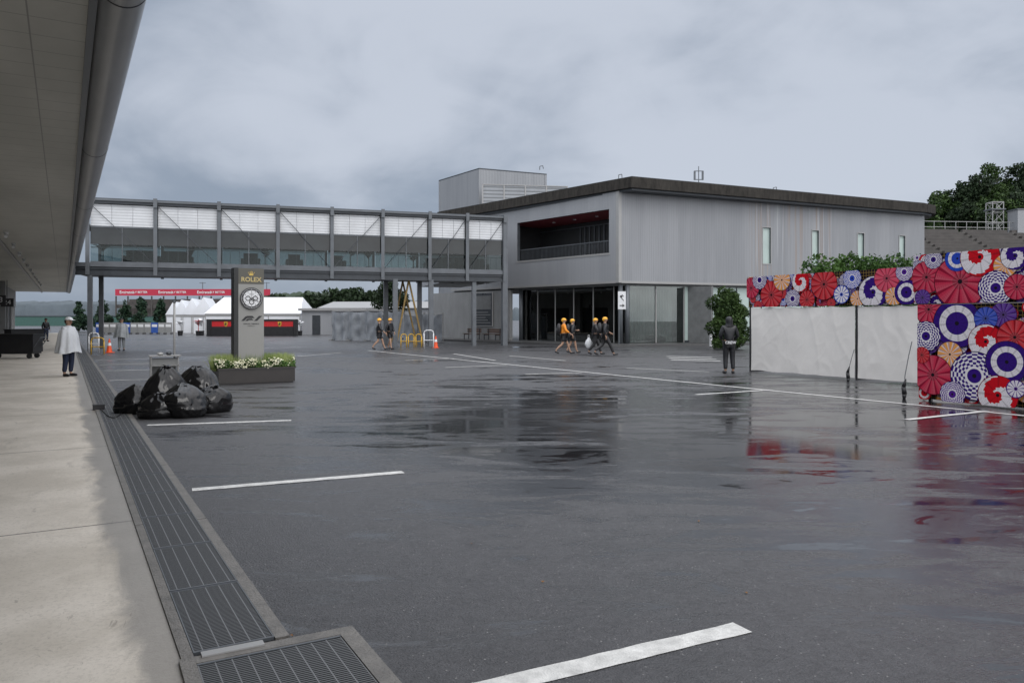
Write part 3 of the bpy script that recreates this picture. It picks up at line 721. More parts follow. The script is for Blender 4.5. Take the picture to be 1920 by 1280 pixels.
def tree(name,loc,h,rad,label,cat='tree',mat='leaf',n_=14,nleaf=3000,size=.14,shape='round',group=None,base=.25,rs=.42):
    e=empty(name,label,cat,loc,0,group)
    mb=MB(); mb.cyl((0,0,-.1),(.03*h*.3,0,h*.5),.035*h*.6,.018*h*.6,9)
    bl=rblobs(n_,rad*.72,rad*.72,h*base,h*.93,rad*rs,shape)
    for b in bl[:7]: mb.cyl((.01*h,0,h*random.uniform(.2,.45)),(b[0],b[1],b[2]),.01*h*.6,.004*h*.6,6)
    mb.out('trunk',M['trunk'],e); crown_obj('crown',M[mat],e,bl,nleaf,size); return e
x,y=G(1360,655); tree('broadleaf_tree',(x,y,0),3.5,1.7,'dense bushy green tree leafy to the ground beside the building','tree','leaf',60,22000,.07,'bush',None,.10,.33)
x=V(1618,30)
hd=empty('hedge','tall clipped green hedge behind the tarpaulin wall','hedge',(x,30,0))
bl=[(random.uniform(-2.0,2.3),random.uniform(-.7,.7),random.uniform(.6,3.6)+random.uniform(0,.3),random.uniform(.45,.62)) for k in range(60)]
bl+=[(-2+4.4*k/16,random.uniform(-.4,.4),3.68+.22*math.sin(k*1.3),.42) for k in range(17)]
crown_obj('foliage',M['leafh'],hd,bl,15000,.075)
for k in range(5):
    mb=MB(); mb.cyl((-1.8+k*.95,0,-.05),(-1.8+k*.95,.1,2.5),.07,.04,8); mb.out('stem',M['trunk'],hd)
x=V(732,76); tree('broadleaf_tree',(x,76,0),Z(520,76),2.2,'dense dark green tree beyond the footbridge','tree','leafd',30,6500,.12,rs=.36)
for k,(px_,pt) in enumerate(((148,562),(192,556),(234,560),(265,553),(301,556))):
    d=105; tree('conifer_tree',(V(px_,d),d,0),Z(pt,d),1.6,'dark cone-shaped evergreen tree by the far barrier','tree','leafc',22,1600,.2,'cone','evergreens by the far barrier',.08,.5)
def ridge(name,d,pts,mat,depth=60,step=4,amp=1.5):
    vs=[];fs=[]
    xs=np.arange(pts[0][0],pts[-1][0],step); hs=np.interp(xs,[p[0] for p in pts],[p[1] for p in pts])
    for i,(px_,py_) in enumerate(zip(xs,hs)):
        x=V(px_,d); z=Z(py_,d)+amp*(noise.noise(Vector((px_*.11,d,0)))+.6*noise.noise(Vector((px_*.4,d,2))))
        vs+=[(x,d,-1),(x,d+2,z*.75),(x,d+depth*.3,z),(x,d+depth,-1)]
    for i in range(len(xs)-1):
        for j in range(3): fs.append((4*i+j,4*i+4+j,4*i+5+j,4*i+1+j))
    mb=MB(); mb.add(vs,fs); return tag(mb.out(name,M[mat],smooth=True),kind='structure')
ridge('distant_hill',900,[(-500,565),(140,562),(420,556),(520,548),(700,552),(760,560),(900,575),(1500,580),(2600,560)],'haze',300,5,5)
ridge('wooded_hill',240,[(400,556),(470,548),(560,543),(640,548),(700,556),(760,562)],'hill',60,3,1.2)
def far_wood(px0,px1,pt,d,n_,mat,name,label):
    e=empty(name,label,'trees',(V((px0+px1)/2,d),d,0),0,None,'stuff')
    wx=(V(px1,d)-V(px0,d))/2
    bl=[(random.uniform(-wx,wx),random.uniform(-4,4),random.uniform(.35,1)*Z(pt,d)*random.uniform(.8,1),Z(pt,d)*.16+1) for k in range(n_)]
    return crown_obj('foliage',M[mat],e,bl,6000,.7)
far_wood(490,720,546,200,40,'leafd','far_wood','distant line of dark trees')
ridge('hill',190,[(1640,598),(1700,520),(1740,440),(1800,400),(1900,385),(2100,360),(2500,400),(2700,598)],'hill',90,5,.5)
for k,(px_,pt,d,rad) in enumerate(((1765,352,150,4.6),(1800,338,150,4.8),(1835,315,148,5.6),(1868,303,150,5.6),(1905,308,150,6.5),(1940,300,150,6.5),(1750,385,146,4.2),(1790,378,144,4.5),(1828,368,142,4.8),(1868,360,142,5.2),(1905,358,142,5.2),(1980,310,150,6.5))):
    lab='tall dark green hillside tree above the grandstand' if k%3 else 'olive green hillside tree above the grandstand'
    h=13+2*(k%3); zt=Z(pt,d)
    tree('hillside_tree',(V(px_,d),d,zt-h),h,rad,lab,'tree','leafd' if k%3 else 'leaf',26,6500,.30,'round','hillside trees above the grandstand',.12,.42)

d0=82
gs=empty('grandstand','open concrete grandstand with rows of grey-brown seats','grandstand',(V(1740,d0),d0,0),R(6))
mb=MB(); st=MB()
for k in range(16):
    z=5.6+k*.46; y=k*.85
    mb.box(0,y,0,40,y+.849,z)
    for q in range(6):
        st.box(.3+q*6.6,y+.30,z+.002,.3+q*6.6+6.0,y+.72,z+.36)
mb.out('terrace',M['dconc'],gs); st.out('seating',M['seat'],gs)
mb=MB()
for k in range(28): mb.cyl((k*1.45,13.7,12.5),(k*1.45,13.7,13.9),.035,.035,6)
for z in (13.2,13.9): mb.cyl((0,13.7,z),(40,13.7,z),.04,.04,6)
mb.out('railing',M['silver'],gs)
mb=MB()
for k in range(8): mb.cyl((4.9*k+2,-.05,5.6),(4.9*k+2,-.05,6.6),.03,.03,6)
mb.cyl((0,-.05,6.6),(40,-.05,6.6),.03,.03,6); mb.out('railing',M['silver'],gs)
d=100; x=V(1865,d); e=empty('scaffold_tower','slim scaffold camera tower behind the grandstand','tower',(x,d,10))
mb=MB(); h=Z(380,d)-10
for sx in (-.7,.7):
    for sy in (-.7,.7): mb.cyl((sx,sy,0),(sx,sy,h),.06,.06,6)
for k in range(6):
    z=h*k/5
    for a,b in (((-.7,-.7),(.7,-.7)),((.7,-.7),(.7,.7)),((.7,.7),(-.7,.7)),((-.7,.7),(-.7,-.7))):
        mb.cyl((*a,z),(*b,z),.05,.05,6)
        if k<5: mb.cyl((*a,z),(*b,z+h/5),.035,.035,6)
mb.out('frame',M['silver'],e); B('platform',[M['steel']],e,[(-.9,-.9,h*.85,.9,.9,h*.87)])
e=empty('screen_box','pale grey equipment cabin at the top of the grandstand','cabin',(V(1912,98),98,12.4))
B('body',[M['walll']],e,[(-.9,-1,0,3.5,1,3.0)]); B('roof',[M['steel']],e,[(-1,-1.1,3.001,3.6,1.1,3.15)])

# ------------------------------------------------------------------ far grandstand with banner
d=200; x0=V(217,d); x1=V(507,d)
e=empty('far_grandstand','low far grandstand with a long red sponsor banner','grandstand',(x0,d,0))
L=x1-x0
B('banner',[M['banner']],e,[(0,-.3,Z(554,d),L,0,Z(542,d))]); 
for k in range(4):
    text('lettering','Emirates',1.05,M['white'],e,(L*(k+.30)/4,-.36,Z(548,d)),off=.01); text('lettering','FLY BETTER',.75,M['white'],e,(L*(k+.64)/4,-.36,Z(548,d)),off=.01)
mb=MB()
for k in range(6): mb.box(0,1+k*1.2,0,L,2.19+k*1.2,3+k*.8)
for k in range(14): mb.box(L*k/13-.15,0.05,0,L*k/13+.15,.3,Z(555,d))
mb.box(0,.31,4.5,L,.5,5.4,0)
mb.out('stand',M['seat'],e)
e=empty('netting_fence','low dark green netting fence at the far edge of the yard','fence',(x0-25,d-6,0))
B('netting',[M['greenw']],e,[(0,0,0,L+30,.3,2.3)]); B('rail',[M['dsteel']],e,[(0,-.1,2.301,L+30,.4,2.5)])
for k in range(3):
    e=empty('floodlight_pole','tall thin steel pole beyond the white tents','pole',(V(380+60*k,d+3),d+3,0),0,'poles beyond the tents')
    mb=MB(); mb.cyl((0,0,0),(0,0,Z(528,d)),.15,.1,6); mb.out('shaft',M['steel'],e); B('crossarm',[M['steel']],e,[(-.8,-.1,Z(530,d),.8,.1,Z(529,d))])
for k in range(11):
    px_=186+k*13; d=88
    o=MB(); o.box(-.38,-.05,.12,.38,.05,1.3,0); o.box(-.4,-.25,0,-.3,.25,.12,1); o.box(.3,-.25,0,.4,.25,.12,1); o.box(-.30,-.055,.8,.30,-.0505,1.1,2)
    q=o.out('barrier_board',[M['blue' if k%4==0 else 'conc'],M['black'],M['white']],loc=(V(px_,d),d,0)); tag(q,'freestanding %s barrier board across the far yard'%('blue' if k%4==0 else 'grey'),'barrier','barrier boards')

# ------------------------------------------------------------------ tents
def tent(x,y,wx,wy,he,hr,rz,ridge_x,lab):
    e=empty('marquee_tent',lab,'tent',(x,y,0),rz,'white marquee tents')
    mb=MB(); mb.box(0,0,0,wx,wy,he); mb.out('wall',M['tent'],e)
    o=.12; mb=MB()
    if ridge_x:
        v=[(-o,-o,he),(wx+o,-o,he),(wx+o,wy+o,he),(-o,wy+o,he),(wx*.06,wy/2,hr),(wx*.94,wy/2,hr)]
        f=[(0,1,5,4),(2,3,4,5),(3,0,4),(1,2,5),(0,3,2,1)]
    else:
        v=[(-o,-o,he),(wx+o,-o,he),(wx+o,wy+o,he),(-o,wy+o,he),(wx/2,-o,hr),(wx/2,wy+o,hr)]
        f=[(0,1,4),(1,2,5,4),(2,3,5),(3,0,4,5),(0,3,2,1)]
    v=[(a,b,c+.003) for a,b,c in v]
    mb.add(v,f); mb.out('roof',M['tent'],e)
    mb=MB(); n_=max(2,int(wx/3))
    for k in range(n_+1): mb.box(wx*k/n_-.04,-.06,0,wx*k/n_+.04,-.003,he-.255)
    mb.box(-.05,-.06,he-.25,wx+.05,-.003,he-.02); mb.out('frame',M['silver'],e)
d=86
tent(V(385,d),d,V(560,d)-V(385,d),9,Z(588,d),Z(557,d+4),R(3),True,'long white gabled marquee tent on wet asphalt')
for d,pa_,pb_,pk in ((90,362,398,557),(94,343,374,559),(98,326,352,562),(102,312,336,565)):
    tent(V(pa_,d),d,V(pb_,d)-V(pa_,d),8,Z(590,d),Z(pk,d),R(14),False,'narrow white gabled marquee tent beside other tents')
d=77; x0=V(397,d); x1=V(548,d)
e=empty('hospitality_barrier','long red and black barrier wall carrying yellow horse shields','barrier',(x0,d,0),R(2)); L=x1-x0
B('lower_panel',[M['black']],e,[(0,0,0,L,.3,.95)]); B('upper_panel',[M['red']],e,[(0,0.02,.951,L,.28,1.5)]); B('cap',[M['black']],e,[(-.05,-.05,1.501,L+.05,.35,1.68)])
B('end_post',[M['black']],e,[(-.5,-.1,0,-.06,.5,1.68)]); B('end_post',[M['black']],e,[(L+.06,-.1,0,L+.4,.5,1.68)])
horse=[(.1,-.35),(.16,-.1),(.1,.05),(.22,.1),(.25,.22),(.12,.18),(.08,.28),(.02,.42),(-.08,.34),(-.05,.22),(-.12,.05),(-.22,-.05),(-.28,.1),(-.2,.2),(-.3,.18),(-.33,.0),(-.22,-.15),(-.15,-.35),(-.08,-.35),(-.08,-.15),(.02,-.12),(.03,-.35)]
for px_ in (423,523):
    xs=V(px_,d)-x0; sc_=.6
    g=MB(); sh=[(-.3,.4),(-.3,-.05),(-.2,-.3),(0,-.45),(.2,-.3),(.3,-.05),(.3,.4)]
    g.add([(xs+p[0]*sc_,-.01,1.2+p[1]*sc_) for p in reversed(sh)],[tuple(range(7))]); o=g.out('shield_emblem',M['yellow'],e)
    g=MB(); g.add([(xs+p[0]*.8*sc_,-.018,1.19+p[1]*.8*sc_) for p in horse],[tuple(range(len(horse)))]); g.out('horse_emblem',M['black'],o)
d=84; e=empty('prefab_office','low grey prefabricated office building','building',(V(566,d),d,0),R(-8))
B('wall',[M['walll']],e,[(0,0,0,7,6,2.6)]); B('roof',[M['silver']],e,[(-.3,-.3,2.601,7.3,6.3,2.85)]); B('door',[M['dsteel']],e,[(1.2,-.04,.01,2.1,-.003,2.1)]); B('window',[M['bglass']],e,[(3.4,-.04,1.0,5.2,-.003,1.9)])
d=92; e=empty('long_shed','long low pale metal shed behind the yard','building',(V(600,d),d,0),R(-4))
B('wall',[M['wallp']],e,[(0,0,0,16,6,3.0)]); mb=MB(); mb.add([(-.3,-.3,3.0),(16.3,-.3,3.0),(16.3,6.3,3.9),(-.3,6.3,3.9)],[(0,1,2,3)]); mb.out('roof',M['silver'],e); B('door',[M['dsteel']],e,[(2,-.05,.01,4,-.003,2.4)])
for px_,c in ((372,'red'),(378,'white'),(338,'white'),(562,'white')):
    d=80; e=palm('potted_plant',(V(px_,d),d,0),1.5,14,.5,'tall potted plant with a %s pot beside the tents'%c); e.children[0].data.materials[0]=M[c]; e.scale=(1.4,1.4,1.4); e['group']='potted plants beside the tents'

a=Vector((V(622,62),62.)); b=Vector((V(832,57),57.)); dd=b-a; N=6; fa=math.atan2(dd.y,dd.x)
for k in range(N):
    q=a+dd*k/N; wL=dd.length/N; h=2.35 if k<4 else 2.1
    e=empty('fence_panel','temporary fence panel wrapped in creased grey tarpaulin','fence',(q.x,q.y,0),fa+R(random.uniform(-6,6)),'temporary fence panels')
    mb=MB(); vs=[];fs=[]; nx,nz=22,12
    for i in range(nx+1):
        for j in range(nz+1):
            x_=.06+(wL-.12)*i/nx; z_=.05+(h-.1)*j/nz; vs.append((x_,.12*noise.noise(Vector((x_*2.2+k*9,z_*1.6,0)))+.06*math.sin(x_*9+k)-.1,z_-(.12*math.sin(math.pi*i/nx)**2 if j==nz else 0)))
    for i in range(nx):
        for j in range(nz): fs.append((i*(nz+1)+j,(i+1)*(nz+1)+j,(i+1)*(nz+1)+j+1,i*(nz+1)+j+1))
    mb.add(vs,fs); mb.out('tarpaulin',M['gtarp'],e,smooth=True)
    mb=MB(); mb.cyl((.03,0.02,0),(.03,.02,h+.1),.03,.03,8); mb.cyl((wL-.03,.02,0),(wL-.03,.02,h+.1),.03,.03,8); mb.cyl((0,.02,h),(wL,.02,h),.02,.02,8); mb.out('frame',M['silver'],e)
    B('foot',[M['conc']],e,[(-.1,-.3,0,.12,.3,.1)])

# ------------------------------------------------------------------ yard furniture
def cone(loc,lab='orange traffic cone on the wet asphalt'):
    e=empty('traffic_cone',lab,'traffic cone',loc,0,'traffic cones')
    mb=MB(); mb.box(-.19,-.19,0,.19,.19,.03); mb.cyl((0,0,.03),(0,0,.7),.14,.03,16); mb.out('body',M['orangep'],e)
    mb=MB(); mb.cyl((0,0,.36),(0,0,.5),.098,.072,16,0,False); mb.out('reflective_band',M['white'],e)
for px_,py_ in ((205,661),(817,652)):
    x,y=G(px_,py_); cone((x,y,0))
def hoop(px_,py_,wd,h,mat,lab,rz=0):
    x,y=G(px_,py_); e=empty('pipe_barrier',lab,'barrier',(x,y,0),rz,'pipe barriers')
    mb=MB(); r=.15; pts=[(-wd/2,0,0),(-wd/2,0,h-r),(-wd/2+r*.3,0,h-r*.3),(-wd/2+r,0,h),(wd/2-r,0,h),(wd/2-r*.3,0,h-r*.3),(wd/2,0,h-r),(wd/2,0,0)]
    mb.path(pts,.030); mb.out('hoop',M[mat],e,smooth=True); mb=MB(); mb.path([(-wd/2,0,h*.45),(wd/2,0,h*.45)],.022); mb.out('crossbar',M[mat],e)
for px_ in (757,771,785): hoop(px_,651,.34,.80,'yellow','yellow bent steel pipe barrier beside the bridge legs')
hoop(804,653,.55,1.05,'white','white bent pipe barrier around a column')
hoop(183,664,.62,.8,'yellow','yellow bent pipe barrier around the bridge column')
hoop(176,661,.5,1.0,'white','white pipe barrier beside the bridge column')
x,y=G(1338,651); e=empty('utility_box','small white utility box beside the tree','box',(x,y,0)); B('body',[M['white']],e,[(-.22,-.15,.05,.22,.15,.75)]); B('lid',[M['silver']],e,[(-.25,-.18,.751,.25,.18,.8)]); B('foot',[M['dsteel']],e,[(-.2,-.12,0,.2,.12,.049)])
q=C+rd*3.3+rin*.85
e=empty('covered_bundle','dark sheeted bundle lying inside the glass wall','bundle',(q.x,q.y,.14))
mb=MB(); mb.ell((0,0,.26),.6,.25,.28,16,8); mb.ell((.35,.05,.2),.4,.25,.24,12,8); mb.out('cover',M['jkt'],e,smooth=True)

x,y=G(308,712); e=empty('metal_cabinet','small grey metal trolley cabinet behind the rubbish bags','cabinet',(x,y,0),R(28))
mb=MB()
for x_ in (-.36,.33):
    for y_ in (-.22,.19): mb.box(x_,y_,0,x_+.03,y_+.03,.66)
mb.box(-.36,-.22,.10,.39,.25,.13); mb.box(-.36,-.22,.40,.39,.25,.42); mb.out('frame',M['silver'],e)
B('panel',[M['conc']],e,[(-.32,.215,.131,.32,.225,.399),(-.32,-.16,.421,.32,.16,.60)]); B('lid',[M['silver']],e,[(-.39,-.25,.661,.42,.28,.69)])
mb=MB(); mb.ell((-.1,0,.73),.09,.07,.045,10,6); mb.out('fitting',M['silver'],e); mb=MB(); mb.ell((.12,.05,.735),.08,.08,.05,10,6); mb.out('fitting',M['dsteel'],e)
x,y=G(327,710); e=empty('pole','slim grey metal pole standing in the yard','pole',(x,y,0))
mb=MB(); mb.cyl((0,0,0),(0,0,Z(566,y)),.03,.03,10); mb.out('shaft',M['silver'],e,smooth=True); mb=MB(); mb.cyl((0,0,0),(0,0,.03),.12,.12,14); mb.out('base_plate',M['steel'],e)
mb=MB(); mb.ell((0,0,Z(566,y)),.05,.05,.04,10,6); mb.box(-.1,-.02,Z(566,y)+.03,.1,.02,Z(566,y)+.07); mb.out('pole_cap',M['steel'],e)

from mathutils import noise as NZ
import bmesh
def bag(px_,py_,r,h,seed,rz,lean=(0,0),z=0,dy=0,sq=.32):
    x,y=G(px_,py_); y+=dy; x=V(px_,y)
    bm=bmesh.new(); bmesh.ops.create_icosphere(bm,subdivisions=5,radius=1)
    for v in bm.verts:
        c=v.co.copy(); nrm=c.normalized()
        k=1+.14*NZ.noise(c*1.4+Vector((seed,0,0)))+.07*abs(NZ.noise(c*3.0+Vector((0,seed,0))))+.012*NZ.noise(c*9)
        an=math.atan2(c.y,c.x)
        k+=.045*abs(math.sin(an*6+seed+2.5*NZ.noise(c*1.6)))*max(0,c.z+.2)
        p=nrm*k; t=max(0,p.z)
        squeeze=1-sq*t**2.2
        z_=max(p.z,-.6)
        v.co=Vector((p.x*r*squeeze*(1.12 if z_<-.1 else 1.04)+lean[0]*t,p.y*r*.85*squeeze+lean[1]*t,(z_+.6)*h/1.7))
    me=bpy.data.meshes.new('sack'); bm.to_mesh(me); bm.free(); me.materials.append(M['bag'])
    for p in me.polygons: p.use_smooth=True
    e=empty('rubbish_bag','full knotted black plastic rubbish bag in a heap','rubbish bag',(x,y,z),rz,'heap of rubbish bags')
    o=bpy.data.objects.new('sack',me); COL.objects.link(o); o.parent=e
    mb=MB(); top=Vector((lean[0],lean[1],h*.93))
    mb.cyl(top-Vector((0,0,.06)),top+Vector((0,0,.015)),.06,.035,10)
    for k in range(6):
        a=k*1.1+seed; tip=top+Vector((math.cos(a)*.085,math.sin(a)*.085,random.uniform(-.01,.035))); s=Vector((-math.sin(a),math.cos(a),0))*.045
        mb.add([top+s*.3,top-s*.3,tip-s,tip+s*1.2],[(0,1,2,3)])
    mb.out('knot',M['bag'],e)
bag(255,774,.36,.52,1,.2); bag(310,778,.40,.90,2,1.1,(.02,.0),dy=.42,sq=.5); bag(345,779,.46,.58,3,2.0,(.03,0)); bag(396,772,.34,.50,4,.6,(.05,0)); bag(370,765,.46,.80,5,2.6,(-.02,0),dy=.6); bag(300,781,.34,.44,6,.4,(0,0),dy=-.08)
x,y=G(185,769); e=empty('cable_box','small black cable junction box on the pavement','box',(x,y,.01),R(30)); B('body',[M['black']],e,[(-.1,-.07,0,.1,.07,.09)]); B('lid',[M['dark']],e,[(-.105,-.075,.0901,.105,.075,.1)])
mb=MB(); pts=[]
for k in range(22):
    a,b=G(190+k*5,770+16*math.sin(k*.35)); pts.append((a,b,.028))
mb.path(pts,.008,6); tag(mb.out('cable',M['black']),'thin black cable trailing over the drain gratings','cable')

# ------------------------------------------------------------------ clock tower sign in planter
px0,py0=G(410,722)
TA=R(30)
pln=empty('planter','dark brown rectangular planter full of cream flowers and grass','planter',(px0,py0,0),TA)
Wp,Dp=1.95,1.1
mb=MB(); mb.box(0,0,.03,Wp,.05,.42); mb.box(0,Dp-.05,.03,Wp,Dp,.42); mb.box(0,.05,.03,.05,Dp-.05,.42); mb.box(Wp-.05,.05,.03,Wp,Dp-.05,.42); mb.box(.04,.04,0,Wp-.04,Dp-.04,.03)
mb.box(-.03,-.03,.385,Wp+.03,-.001,.425); mb.out('box',M['planter'],pln)
B('soil',[M['soil']],pln,[(.051,.051,.031,Wp-.051,Dp-.051,.36)])
def patch(name,mat,n_,zlo,zhi,size,grass=False,ybnd=(.06,1.04)):
    vs=[];fs=[];k=0
    for i in range(n_):
        x=random.uniform(-.05,Wp+.05); y=random.uniform(*ybnd)
        if .5<x<1.25 and .35<y<.8: continue
        if grass:
            a=random.uniform(0,6.28); h=random.uniform(zlo,zhi); lx=random.gauss(0,.07); ly=random.gauss(0,.07); w_=.007
            vs+=[(x-w_,y,.34),(x+w_,y,.34),(x+lx*.5+w_*.7,y+ly*.5,.34+h*.6),(x+lx*.5-w_*.7,y+ly*.5,.34+h*.6),(x+lx,y+ly,.34+h)]
            fs+=[(k,k+1,k+2,k+3),(k+3,k+2,k+4)]; k+=5
        else:
            if name=='flowers' and noise.noise(Vector((x*4,y*4,.5)))<-.22: continue
            c=Vector((x,y,random.uniform(zlo,zhi)+.04*math.sin(x*9+y*5)))
            for q in range(3):
                a=Vector((random.gauss(0,1),random.gauss(0,1),random.gauss(0,.6))).normalized(); b=a.orthogonal().normalized(); s=size*random.uniform(.6,1.2)
                vs+=[c-a*s,c+b*s*.7,c+a*s,c-b*s*.7]; fs.append((k,k+1,k+2,k+3)); k+=4
    mb=MB(); mb.add(vs,fs); return mb.out(name,mat,pln)
patch('leaves',M['leafh'],2600,.38,.60,.035); patch('flowers',M['flower'],1100,.44,.63,.025,False,(-.05,.45)); patch('flowers',M['flower'],260,.54,.66,.022,False,(.45,1.06)); patch('grass',M['grass'],4200,.25,.48,0,True,(.28,1.06))
tw=empty('clock_tower_sign','tall grey slab sign with a large chronograph clock in the planter','clock sign',(px0+.56*math.cos(TA)-.4*math.sin(TA),py0+.56*math.sin(TA)+.4*math.cos(TA),.2),TA)
HT=3.05-.2; wt=.66
B('slab',[M['pillar'],M['olive'],M['darkside']],tw,[(0,0,0,wt,.02,HT-.42,0),(0,0,HT-.418,wt,.02,HT,1),(0,.0205,0,wt,.42,HT,2)])
B('side_panel',[M['darkside']],tw,[(-.11,-.004,0,-.0005,.425,HT+.01)])
text('lettering','ROLEX',.165,M['gold'],tw,(wt/2,-.005,HT-.30),off=.004,sx=1.02)
cr=MB(); cxn=wt/2; cz=HT-.16
cpts=[(-.05,-.03),(.05,-.03),(.085,.055),(.045,.0),(.035,.075),(.012,.005),(0,.09),(-.012,.005),(-.035,.075),(-.045,.0),(-.085,.055)]
cr.add([(cxn+p[0]*.9,-.004,cz+p[1]*.9) for p in cpts],[tuple(range(len(cpts)))])
for p in ((.085,.055),(.035,.075),(0,.09),(-.035,.075),(-.085,.055)): cr.cyl((cxn+p[0]*.9,-.006,cz+p[1]*.9),(cxn+p[0]*.9,-.001,cz+p[1]*.9),.010,.010,8)
cr.out('crown_emblem',M['crown'],tw)
ck=MB(); zc=HT-.80; r=.29
def disc(mb,c,r0,r1,y,n_=40,mi=0):
    vs=[];fs=[]
    for i in range(n_):
        t=6.28318*i/n_; vs+=[(c[0]+r0*math.cos(t),y,c[1]+r0*math.sin(t)),(c[0]+r1*math.cos(t),y,c[1]+r1*math.sin(t))]
    for i in range(n_): j=(i+1)%n_; fs.append((2*i,2*i+1,2*j+1,2*j))
    mb.add(vs,fs,mi)
ck.cyl((cxn,-.05,zc),(cxn,-.001,zc),r,r,40,0)
disc(ck,(cxn,zc),r*.74,r*.97,-.052,40,0); disc(ck,(cxn,zc),0.001,r*.74,-.053,40,1)
for i in range(60):
    t=i*math.pi/30; L=.04 if i%5==0 else .02
    m=Matrix.Translation((cxn,-.054,zc))@Matrix.Rotation(t,4,'Y'); ck.box(-.004,-.001,r*.93-L,.004,0,r*.93,1,m)
    if i%5==0: ck.box(-.007,-.002,r*.60,.007,-.001,r*.70,0,m)
for dx,dz in ((-.095,0.0),(.095,0.0),(0,-.10)):
    disc(ck,(cxn+dx,zc+dz),.046,.068,-.056,24,0); m=Matrix.Translation((cxn+dx,-.057,zc+dz))@Matrix.Rotation(.8+dx*9,4,'Y'); ck.box(-.004,-.001,0,.004,0,.045,0,m)
for t,L,w_ in ((.95,.13,.009),(2.0,.19,.007),(0.0,.2,.003)):
    m=Matrix.Translation((cxn,-.059,zc))@Matrix.Rotation(t,4,'Y'); ck.box(-w_,-.002,-.03,w_,0,L,0,m)
ck.out('clock_face',[M['black'],M['white']],tw)
text('lettering','ROLEX',.035,M['black'],tw,(cxn,-.058,zc+.11),ext=.001)
f1=MB(); s=.50; zf=HT-1.40; xo=cxn-s*.52
def pl2(mb,pts): mb.add([(xo+p[0]*s,-.004,zf+p[1]*s) for p in pts],[tuple(range(len(pts)))])
pl2(f1,[(0,0),(.15,0),(.26,.11),(.33,.15),(.70,.15),(.58,.27),(.32,.27),(.21,.23)])
pl2(f1,[(.20,0),(.34,0),(.39,.04),(.64,.04),(.55,.125),(.36,.125),(.30,.10)])
pl2(f1,[(.66,0),(.82,0),(1.09,.27),(.92,.27)])
f1.out('formula_emblem',M['black'],tw)
text('lettering','OFFICIAL TIMEPIECE',.045,M['black'],tw,(cxn,-.004,zf-.08),ext=.001,off=.001); text('lettering','FORMULA 1',.035,M['black'],tw,(cxn,-.004,zf-.14),ext=.001)

# ------------------------------------------------------------------ umbrella walls
RED=(.50,.006,.014);MAG=(.47,.006,.045);PNK=(.58,.04,.09);PUR=(.030,.008,.16);VIO=(.075,.014,.23);WHT=(.66,.63,.66);ORG=(.72,.30,.05);BLU=(.02,.06,.42);BLK=(.010,.008,.012);DRD=(.20,.004,.015)
def mixv(a,b,t): return tuple(a[i]*(1-t)+b[i]*t for i in range(3))
def umb_col(kind,r,s,ns,base):
    rib=(s%4==0)
    if r<.09: return BLK
    if kind=='plain':
        c=mixv(base,BLK,.35) if r<.30 else base
        c=mixv(c,WHT,.035*(s%4)); return mixv(c,BLK,.5) if rib else c
    if kind=='janome':
        c=WHT if .48<r<.76 else base; return mixv(c,BLK,.25) if rib else c
    if kind=='spots':
        return WHT if ((s//2+int(r*12))%2 and r>.3) or (.3<r<.4) else base
    if kind=='ribs': return base if s%4==0 or r>.9 or r<.25 else WHT
    if kind=='orange':
        c=mixv(WHT,ORG,.25+.7*((s//2)%2)); return mixv(c,DRD,.5) if s%4==0 else c
    if kind=='swirl':
        f=(s/ns+r*.9)%1; c=WHT if f<.5 and r>.18 else base; return mixv(c,BLK,.3) if s%6==0 else c
    return base
class VM:
    def __init__(s): s.v=[];s.f=[];s.c=[]
    def quad(s,pts,c): o=len(s.v); s.v+=pts; s.f.append(tuple(range(o,o+len(pts)))); s.c.append(c)
def umbrella(vm,x,z,r,kind,base,y,clip,rot=0.,shadow=True):
    ns=48; rings=[0,.09,.2,.3,.4,.48,.58,.68,.76,.86,.93,1.0]
    def cl(a,b,yy=y): return (min(max(a,clip[0]),clip[2]),yy,min(max(b,clip[1]),clip[3]))
    sc=lambda t:1-.010*(1-math.cos(t*24))/2
    for s in range(ns):
        t0=6.28318*s/ns+rot; t1=6.28318*(s+1)/ns+rot
        pts=[cl(x,z,y+.0003),cl(x+r*1.035*math.cos(t0),z+r*1.035*math.sin(t0),y+.0003),cl(x+r*1.035*math.cos(t1),z+r*1.035*math.sin(t1),y+.0003)]
        if clip[0]<x<clip[2] and clip[1]<z<clip[3]: vm.quad(pts,mixv(base,BLK,.75))
        for k in range(len(rings)-1):
            r0,r1=rings[k]*r,rings[k+1]*r; c=umb_col(kind,(rings[k]+rings[k+1])/2,s,ns,base)
            pts=[cl(x+r0*math.cos(t0),z+r0*math.sin(t0)),cl(x+r1*math.cos(t0)*sc(t0-rot),z+r1*math.sin(t0)*sc(t0-rot)),cl(x+r1*math.cos(t1)*sc(t1-rot),z+r1*math.sin(t1)*sc(t1-rot)),cl(x+r0*math.cos(t1),z+r0*math.sin(t1))]
            if abs(pts[0][0]-pts[2][0])+abs(pts[1][0]-pts[3][0])<1e-5 or abs(pts[0][2]-pts[2][2])+abs(pts[1][2]-pts[3][2])<1e-5: continue
            vm.quad(pts if r0>0 else pts[1:],c)
